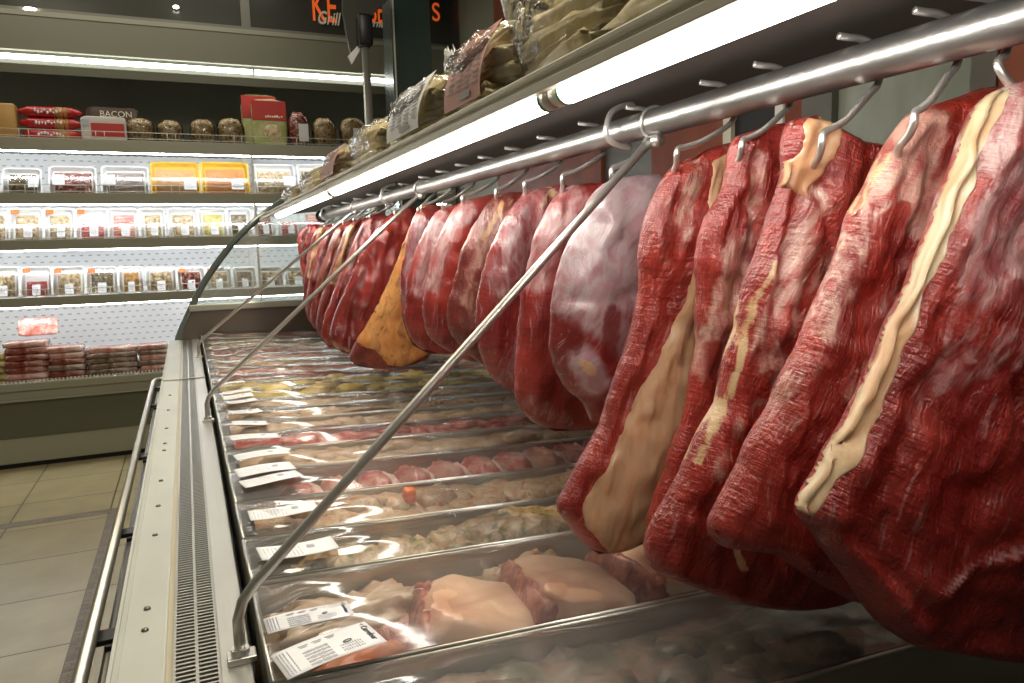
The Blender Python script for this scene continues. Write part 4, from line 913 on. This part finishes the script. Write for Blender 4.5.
def pack(px0, py0, px1, py1, shelf_z, fm_, desc, tray=foam, back=.0, lab=(.7, .25), sticker=False, group='foam packs in the wall fridge', lean=24):
    ya = 5.66 + back; p0 = at(px0, py1, 'y', ya); p1 = at(px1, py0, 'y', ya); w = p1.x - p0.x; h = p1.z - shelf_z
    h = max(h, .06); a = radians(lean); z0 = shelf_z
    e = empty('meat_pack', ((p0.x + p1.x) / 2, ya, z0), desc, 'pack', group, rot=(-a, 0, 0))
    W = w / 2 - .006; H_ = h / cos(a); d = .035
    # dish: rounded shallow tray open toward the aisle (-Y)
    def rr_(W, z0, z1, r, n=5):
        P = []
        for (cx, cz, a0) in ((W - r, z1 - r, 0), (-W + r, z1 - r, 90), (-W + r, z0 + r, 180), (W - r, z0 + r, 270)):
            for k in range(n + 1): t = radians(a0 + 90 * k / n); P.append((cx + r * cos(t), cz + r * sin(t)))
        return P
    loops = [(rr_(W, .002, H_ - .002, .03), 0.), (rr_(W + .003, 0, H_, .03), -.0), (rr_(W - .006, .008, H_ - .008, .026), .001), (rr_(W - .020, .022, H_ - .022, .02), d - .006)]
    outer = [(rr_(W + .003, 0, H_, .03), .003), (rr_(W - .012, .014, H_ - .014, .024), d)]
    bm = bmesh.new()
    def ring(P, y): return [bm.verts.new((x, y, z)) for x, z in P]
    R0 = ring(*outer[1]); R1 = ring(*outer[0]); R2 = ring(loops[1][0], 0); R3 = ring(*loops[2]); R4 = ring(*loops[3]); seq = [R0, R1, R2, R3, R4]
    for q, r_ in zip(seq[:-1], seq[1:]):
        for k in range(len(q)): bm.faces.new((q[k], q[(k + 1) % len(q)], r_[(k + 1) % len(q)], r_[k]))
    bm.faces.new(list(reversed(R0))); bm.faces.new(R4); bmesh.ops.recalc_face_normals(bm, faces=bm.faces)
    obj('foam_tray', bm, tray, e, False)
    # content: lumpy mass
    bm = bmesh.new(); r2 = random.Random(int(px0 * 7 + py0)); top = .84 if fm_ not in ('redm',) else .55
    nx, nz_ = 22, 16; vs = []
    for j in range(nz_ + 1):
        row = []
        for i in range(nx + 1):
            u = i / nx * 2 - 1; v = j / nz_ * 2 - 1; x = u * (W - .030) ; z = H_ * (.5 - (1 - top) * .42) + v * (H_ * top * .5 - .006) ; ed = max(0, 1 - max(abs(u), abs(v)) ** 5)
            y = d - .008 - ed * (.024 + .012 * mn.fractal(Vector((x * 50, z * 50, px0 * .3)), 1, 2, 3)); row.append(bm.verts.new((x + .003 * mn.noise(Vector((x * 90, z * 90, 2))), y, z)))
        vs.append(row)
    for j in range(nz_):
        for i in range(nx): bm.faces.new((vs[j][i], vs[j][i + 1], vs[j + 1][i + 1], vs[j + 1][i]))
    obj('food', bm, foodm[fm_], e, True)
    bm = bmesh.new(); box(bm, -W + .004, W - .004, -.0012, -.0006, .008, H_ - .008); obj('film_cover', bm, film2, e)
    lw = W * .52; lx = (lab[0] - .5) * 2 * W; lx = max(-W + lw / 2 + .008, min(W - lw / 2 - .008, lx)); lz = lab[1] * H_
    l_ = obj('pack_label', bx(lx - lw / 2, lx + lw / 2, -.0022, -.0014, max(.006, lz - .034), lz + .040), paper, e)
    b3 = bmesh.new()
    for k in range(4): box(b3, lx - lw * .4, lx + lw * (.1 + .3 * r2.random()), -.0027, -.0022, lz - .018 + .011 * k, lz - .015 + .011 * k)
    obj('pack_print', b3, ink, l_)
    if sticker: obj('sticker', bx(-W + .012, -W + .055, -.0022, -.0014, H_ - .045, H_ - .014), orange_m, e, label='orange sticker')
    return e
z2, z3, z4, z1 = 1.765 - .004, 1.470 - .004, 1.105 - .004, 2.107 - .004
pack(1, 167, 40, 191, z2, 'dark', 'foam pack of dark olive food at the left end of the second shelf', lab=(.78, .45))
pack(48, 165, 95, 191, z2, 'kidney', 'white pack of red-brown pieces right of the dark olive food pack', lab=(.2, .5))
pack(101, 165, 148, 191, z2, 'grey', 'white pack of grey paste left of the yellow packs', lab=(.15, .5))
pack(151, 161, 199, 192, z2, 'amber', 'yellow-topped pack of plain amber food, left of the two yellow packs', foam_y, lab=(.8, .3))
pack(202, 161, 249, 192, z2, 'orange', 'yellow pack of bright orange food, right of the two yellow packs', foam_y, lab=(.75, .3))
pack(254, 163, 296, 191, z2, 'beige', 'deep white pack of brown pieces just right of the shelf upright', lab=(.85, .45))
pack(299, 163, 340, 191, z2, 'beige', 'white pack beside the canopy edge, right of the brown pieces pack', lab=(.85, .45)); pack(343, 163, 384, 191, z2, 'amber', 'white pack mostly behind the canopy on the second shelf', lab=(.85, .45))
pack(-38, 166, -4, 191, z2, 'grey', 'pack cut by the left edge on the second shelf')
lst = [(-24, 7, 'beige', 'half-cut pack at left edge of the third shelf', 0), (8, 41, 'beige', 'pack of pale dumplings with orange sticker, third shelf left', 1), (43, 73, 'beige', 'pack of small browned rolls beside the pink meat pack', 1), (75, 107, 'redm', 'pack of pink sliced meat on the third shelf', 1), (108, 138, 'pinkst', 'pack of striped bacon slices right of the pink sliced meat', 0), (140, 165, 'beige', 'pack of dull mixed pieces left of the mushroom pack', 0),
       (168, 198, 'beige', 'pack of beige mushroom-like pieces on the third shelf', 0), (199, 227, 'yellow', 'pack of bright yellow noodles on the third shelf', 0), (228, 252, 'dark', 'pack of brown curls beside the yellow noodles', 0), (254, 276, 'kidney', 'pack of reddish food half behind the glass arc, third shelf', 0), (278, 302, 'redm', 'pack seen through end glass beside the far hanging beef', 0), (304, 328, 'pinkst', 'pack hidden beyond the hanging beef, third shelf', 0)]
for a, c, f_, d_, s_ in lst: pack(a, 207, c, 239, z3, f_, d_, sticker=bool(s_), lab=(.55, .25))
lst = [(-14, 17, 'beige', 'pack of pale pieces at the left edge of the fourth shelf', 0), (20, 50, 'redm', 'pack with one red meat slice on the fourth shelf', 1), (52, 84, 'beige', 'pack of chopped pale pieces with orange sticker, right of red slice pack', 1), (86, 117, 'dark', 'pack of brownish chopped pieces with bright orange sticker, fourth shelf', 1), (119, 143, 'amber', 'pack of tan food at middle of the fourth shelf', 0), (146, 176, 'beige', 'faint beige pack left of the glass arc, fourth shelf', 0), (178, 205, 'kidney', 'pack with reddish top pieces crossing the glass arc', 1), (207, 232, 'beige', 'pack of beige pieces just inside the end glass', 1), (234, 257, 'dark', 'pack of dark pieces seen through the end glass, fourth shelf', 0), (259, 284, 'beige', 'hazy pack through end glass, fourth shelf', 0), (286, 312, 'beige', 'pack beside the farthest beef strip, fourth shelf', 0)]
for a, c, f_, d_, s_ in lst: pack(a, 266, c, 299, z4, f_, d_, sticker=bool(s_), lab=(.5, .22))
# top shelf goods
def T1(px, py): return at(px, py, 'y', 5.64)
e0 = T1(-6, 137); e1 = T1(15, 104); o = obj('boxed_cheese', bx(-(e1.x - e0.x) / 2, (e1.x - e0.x) / 2, -.05, .05, 0, e1.z - z1, bev=.012), mat('tan_wax', (.52, .30, .09), .4), None, True); o.location = ((e0.x + e1.x) / 2, 5.66, z1); tag(o, 'tan block of cheese at the left end of the top shelf', 'cheese')
redroll = mat('red_wrapper', (.42, .012, .012), .25, coat=.5)
for k in range(3):
    a = T1(19 if k else 21, 130); c = T1(83, 130); rad = .036; L2 = (c.x - a.x) / 2
    e = empty('salami_roll', ((a.x + c.x) / 2, 5.67, z1 + rad + k * rad * 1.96), 'red wrapped salami roll with white lettering, %s of the stack of three' % ['bottom', 'middle', 'top'][k], 'salami', 'red salami rolls on the top shelf')
    n_ = 24; pts = [(-L2 + 2 * L2 * t / n_, 0, 0) for t in range(n_ + 1)]; rr2 = [rad * (min(1, .35 + 4 * min(t, n_ - t) / n_)) * (1 + .03 * sin(t * 2.3)) for t in range(n_ + 1)]
    obj('wrapper', tb(pts, rad, 20, rr=rr2), redroll, e, True)
    obj('gold_mark', tb([(L2 * .12, -.0006, .0), (L2 * .55, -.0006, .0)], rad * 1.005, 20), mat('gold_print%d' % k, (.45, .22, .06), .35), e, True)
    bq = bmesh.new(); rq = random.Random(k + 60)
    for j in range(9): lump(bq, (-L2 * .45 + j * .017, -rad * .98, rq.uniform(-.008, .010)), (.007 * rq.uniform(.6, 1.3), .003, .011 * rq.uniform(.5, 1.1)), .8, .4, 3, 8, 6, seed=j + k)
    obj('white_print', bq, foam, e, True)
a = T1(82, 137); c = T1(126, 118); e = empty('bacon_pack', ((a.x + c.x) / 2, 5.63, z1), 'red and white flat pack in front of the dark bacon pack', 'pack'); w = (c.x - a.x) / 2; h = c.z - z1
obj('wrapper', lp((0, 0, h / 2), (w, .025, h / 2), .3, .05, 3, 30, 16), mat('white_wrap', (.62, .58, .56), .35), e, True); obj('red_window', bx(-w * .55, w * .9, -.0275, -.0250, h * .18, h * .72, bev=.001), print_red, e); obj('blue_mark', bx(-w * .9, -w * .62, -.0275, -.0255, h * .6, h * .85), mat('pale_blue', (.45, .5, .6), .4), e)
a = T1(86, 130); c = T1(138, 108); e = empty('bacon_pack', ((a.x + c.x) / 2, 5.74, z1), 'dark brown pack printed BACON, behind the red and white pack', 'pack'); w = (c.x - a.x) / 2; h = c.z - z1 + .01
obj('wrapper', lp((0, 0, h / 2), (w, .03, h / 2), .25, .04, 3, 30, 16), mat('brown_wrap', (.07, .035, .02), .3), e, True); text('pack_lettering', 'BACON', .055, cream_m, (0.02, -.034, h * .80), (radians(90), 0, 0), e, ext=.001); obj('red_mark', bx(w * .05, w * .35, -.034, -.029, h * .52, h * .68), print_red, e)
for k, (a, c, t_) in enumerate([(126, 154, 119), (157, 183, 121), (190, 215, 120), (217, 244, 119), (288, 309, 113), (312, 336, 119), (340, 366, 119), (368, 392, 119)]):
    p0 = T1(a, 137); p1 = T1(c, t_); w = (p1.x - p0.x) / 2; h = p1.z - z1
    e = empty('wrapped_roll', ((p0.x + p1.x) / 2, 5.66, z1), ['film-wrapped filled roll next to the red and white pack', 'dim filled roll, second right of the bacon pack', 'filled roll with dark red filling, left of a pale-edged roll', 'filled roll with green and red filling beside the red-green bag', 'small wrapped meat with white label right of the red-green bag', 'brown wrapped bundle left of the scale pole', 'grey wrapped bundle with white label behind the scale pole', 'wrapped bundle by the dark column'][k], 'food', 'wrapped rolls on the top shelf')
    obj('roll', lp((0, 0, h / 2), (w * .92, .06, h / 2), .8, .12, 3, 26, 18, seed=k), foodm['rolls'] if k != 4 else foodm['kidney'], e, True)
    obj('film_wrap', lp((0, 0, h / 2 + .001), (w * .98, .066, h / 2 + .003), .75, .08, 4, 26, 18, seed=k), film2, e, True)
    if k in (4, 6): obj('pack_label', bx(-w * .1, w * .75, -.070, -.067, h * .15, h * .65), paper, e)
for k, (a, c, t_, yy) in enumerate([(253, 285, 101, 5.66), (243, 275, 96, 5.75)]):
    p0 = at(a, 140, 'y', yy); p1 = at(c, t_, 'y', yy); w = (p1.x - p0.x) / 2; h = p1.z - z1
    e = empty('food_bag', ((p0.x + p1.x) / 2, yy, z1), ['red-topped bag with picture of salad in front at the shelf upright', 'red and green bag half hidden behind the matching front one'][k], 'bag', 'red topped food bags')
    obj('bag', lp((0, 0, h / 2), (w, .03, h / 2), .35, .04, 3, 30, 20, seed=k), mat('green_bag%d' % k, (.35, .42, .12), .35, noise=((.55, .50, .25), 14, (.4, .6), (1, 1, 1)), coat=.3), e, True)
    obj('red_header', bx(-w * .98, w * .98, -.0325, -.027, h * .55, h * .97, bev=.002), print_red, e); obj('picture', lp((w * .15, -.027, h * .30), (w * .5, .008, h * .17), .8, .1, 3, 20, 12), foodm['beige'], e, True)
    bq = bmesh.new(); rq = random.Random(k + 80)
    for j in range(8): lump(bq, (-w * .2 + j * w * .13, -.033, h * .63 + rq.uniform(-.003, .003)), (w * .05, .002, .008 * rq.uniform(.5, 1.1)), .8, .4, 3, 8, 6, seed=j + k)
    obj('header_print', bq, cream_m, e, True)
# bottom deck stacks of flat vacuum packs
vac = [mix_mat('vac_dark_red', [(.10, .015, .012), (.26, .05, .035), (.45, .26, .22)], 16, .2, .5, .6), mix_mat('vac_pink', [(.40, .12, .10), (.55, .28, .24), (.68, .5, .46)], 16, .2, .5, .6), mix_mat('vac_brown', [(.09, .05, .035), (.22, .14, .10), (.42, .34, .30)], 16, .2, .5, .6), mix_mat('vac_salami', [(.55, .12, .09), (.70, .30, .24), (.82, .60, .55)], 30, .25, .4, .6), mix_mat('vac_green', [(.12, .10, .02), (.35, .28, .08), (.55, .45, .2)], 18, .2, .5, .5)]
def stack(pxa, pxb, pyt, n, which, desc, yy=5.68):
    p0 = at(pxa, 384, 'y', yy); p1 = at(pxb, pyt, 'y', yy); w = (p1.x - p0.x) / 2; zb = .532; h = (p1.z - zb) / n; r2 = random.Random(pxa + 100)
    for k in range(n):
        bmx = bmesh.new(); lump(bmx, (0, 0, h * .5), (w * r2.uniform(.92, 1.0), .085, h * .52), .32, .10, 2.5, 28, 12, seed=k + pxa)
        o = obj('vacuum_pack', bmx, vac[which[k % len(which)]], None, True); o.location = ((p0.x + p1.x) / 2 + r2.uniform(-.01, .01), yy + r2.uniform(-.008, .008), zb + h * k)
        pos = ['bottom pack', 'second pack up', 'third pack up', 'fourth pack up', 'fifth pack up', 'sixth pack up', 'seventh pack up', 'eighth pack up'][k] if k < n - 1 else 'top pack'
        tag(o, 'flat vacuum-sealed meat slices, %s of the %s' % (pos, desc), 'pack', 'vacuum packs on the fridge floor')
stack(8, 49, 339, 7, (1, 1, 0, 0, 0, 0, 1), 'tall dark red stack')
stack(51, 86, 344, 6, (0, 0, 2, 0, 1, 1), 'narrow pink-topped stack'); stack(88, 138, 344, 6, (2, 2, 2, 2, 2, 1), 'wide brown stack'); stack(140, 168, 342, 6, (2, 1, 2, 1, 2, 1), 'stack left of the counter bumper end'); stack(-18, 7, 352, 5, (4, 4, 4), 'mustard-coloured stack at the left edge')
p0 = at(18, 335, 'y', 5.74); p1 = at(57, 318, 'y', 5.74); o = obj('sliced_salami_pack', lp((0, 0, (p1.z - p0.z) / 2), ((p1.x - p0.x) / 2, .014, (p1.z - p0.z) / 2 + .01), .3, .04, 3, 30, 14), vac[3], None, True); o.location = ((p0.x + p1.x) / 2, 5.74, p0.z - .0); o.rotation_euler = (radians(-18), 0, 0); tag(o, 'salmon-pink sliced salami pack standing upright on the tall dark stack', 'pack')

# ------------------------------------------------------------------ column and scale pole
pl, pr = at(393, 60, 'y', 4.2), at(432, 60, 'y', 4.2)
o = obj('column', bx(-(pr.x - pl.x) / 2, (pr.x - pl.x) / 2, -.1, .1, 0, 3.5, bev=.006), teal_m, None); o.location = ((pl.x + pr.x) / 2, 4.3, 0); tag(o, 'dark teal square column rising behind the bags on the canopy', 'column')
o2 = obj('edge_strip', bx(-.004, .004, -.104, -.1, 0, 3.5), fascia_m, o); o2.location = (-(pr.x - pl.x) / 2 + .012, 0, 0)
p = at(366, 60, 'y', 3.9); px_ = p.x
e = empty('scale_pole', (px_, 3.9, 0), 'thin steel scale pole with black grip and slanted display, left of the column', 'scale')
obj('pole', tb([(0, 0, 0), (0, 0, at(366, 40, 'y', 3.9).z)], .021, 14), steel, e, True); obj('base_plate', bx(-.1, .1, -.1, .1, 0, .012, bev=.003), steel_dk, e)
g0, g1 = at(364, 47, 'y', 3.9).z, at(364, 15, 'y', 3.9).z
obj('grip', bx(-.036, .036, -.04, .04, g0, g1, bev=.014), mat('black_plastic', (.008, .009, .014), .4), e, True)
bm = bmesh.new(); q = [at(a, c, 'y', 3.95) for a, c in [(343, -25), (343, 10), (348, 40), (353, 60), (362, 45), (372, 15), (392, -4), (392, -25)]]
v = [[bm.verts.new((p_.x - px_, yy, p_.z)) for p_ in q] for yy in (.05, .085)]; bm.faces.new(v[0]); bm.faces.new(list(reversed(v[1])))
for k in range(len(q)): bm.faces.new((v[0][k], v[1][k], v[1][(k + 1) % len(q)], v[0][(k + 1) % len(q)]))
bmesh.ops.recalc_face_normals(bm, faces=bm.faces); obj('display_housing', bm, mat('dark_housing', (.035, .035, .028), .45, .1), e)
q = [at(a, c, 'y', 3.93) for a, c in [(348, 56), (361, 42), (360, 50), (352, 64)]]
bm = bmesh.new(); v = [[bm.verts.new((p_.x - px_, yy, p_.z)) for p_ in q] for yy in (.03, .045)]; bm.faces.new(v[0]); bm.faces.new(list(reversed(v[1])))
for k in range(4): bm.faces.new((v[0][k], v[1][k], v[1][(k + 1) % 4], v[0][(k + 1) % 4]))
bmesh.ops.recalc_face_normals(bm, faces=bm.faces); obj('paper_tag', bm, paper, e)

# ------------------------------------------------------------------ light
def area(nm, loc, rot, sx, sy, e, col):
    l = bpy.data.lights.new(nm, 'AREA'); l.shape = 'RECTANGLE'; l.size = sx; l.size_y = sy; l.energy = e; l.color = col
    o = bpy.data.objects.new(nm, l); COL.objects.link(o); o.location = loc; o.rotation_euler = rot; return o
area('ceiling_fill', (-.9, 2.2, 3.45), (0, 0, 0), .3, 2.4, 26, (1, .87, .62)); area('ceiling_fill', (.45, 1.3, 3.45), (0, 0, 0), .3, 2.4, 46, (1, .90, .72)); area('ceiling_fill', (-.4, 5.0, 3.45), (0, 0, 0), 2.4, .3, 10, (1, .93, .8))  # area fills added out of view to brighten the aisle and shelf bags
for (x, y, a, c2), lb in zip(((-.9, 2.2, .3, 2.4), (.45, 1.3, .3, 2.4), (-.4, 5.0, 2.4, .3)), ('added unseen ceiling lamp over the aisle', 'added unseen ceiling lamp above the canopy shelf', 'added unseen ceiling lamp across the aisle before the wall fridge')):  # unseen lamp bodies added around the fill lights
    e = empty('added_ceiling_lamp', (x, y, 3.5), lb, 'lamp'); obj('added_housing', bx(-a / 2 - .02, a / 2 + .02, -c2 / 2 - .02, c2 / 2 + .02, -.045, 0, bev=.004), frid_w, e)
    obj('diffuser', bx(-a / 2, a / 2, -c2 / 2, c2 / 2, -.048, -.045), mat('added_lamp_diffuser', (.9, .9, .85), .4, emit=(1, .92, .76), es=1.5), e)
w = bpy.data.worlds.new('World'); SC.world = w; w.use_nodes = True; w.node_tree.nodes['Background'].inputs[0].default_value = (.9, .9, .8, 1); w.node_tree.nodes['Background'].inputs[1].default_value = .05
SC.view_settings.view_transform = 'Standard'; SC.view_settings.look = 'None'; SC.view_settings.gamma = 1; SC.view_settings.exposure = 0.0; SC.view_settings.use_curve_mapping = False
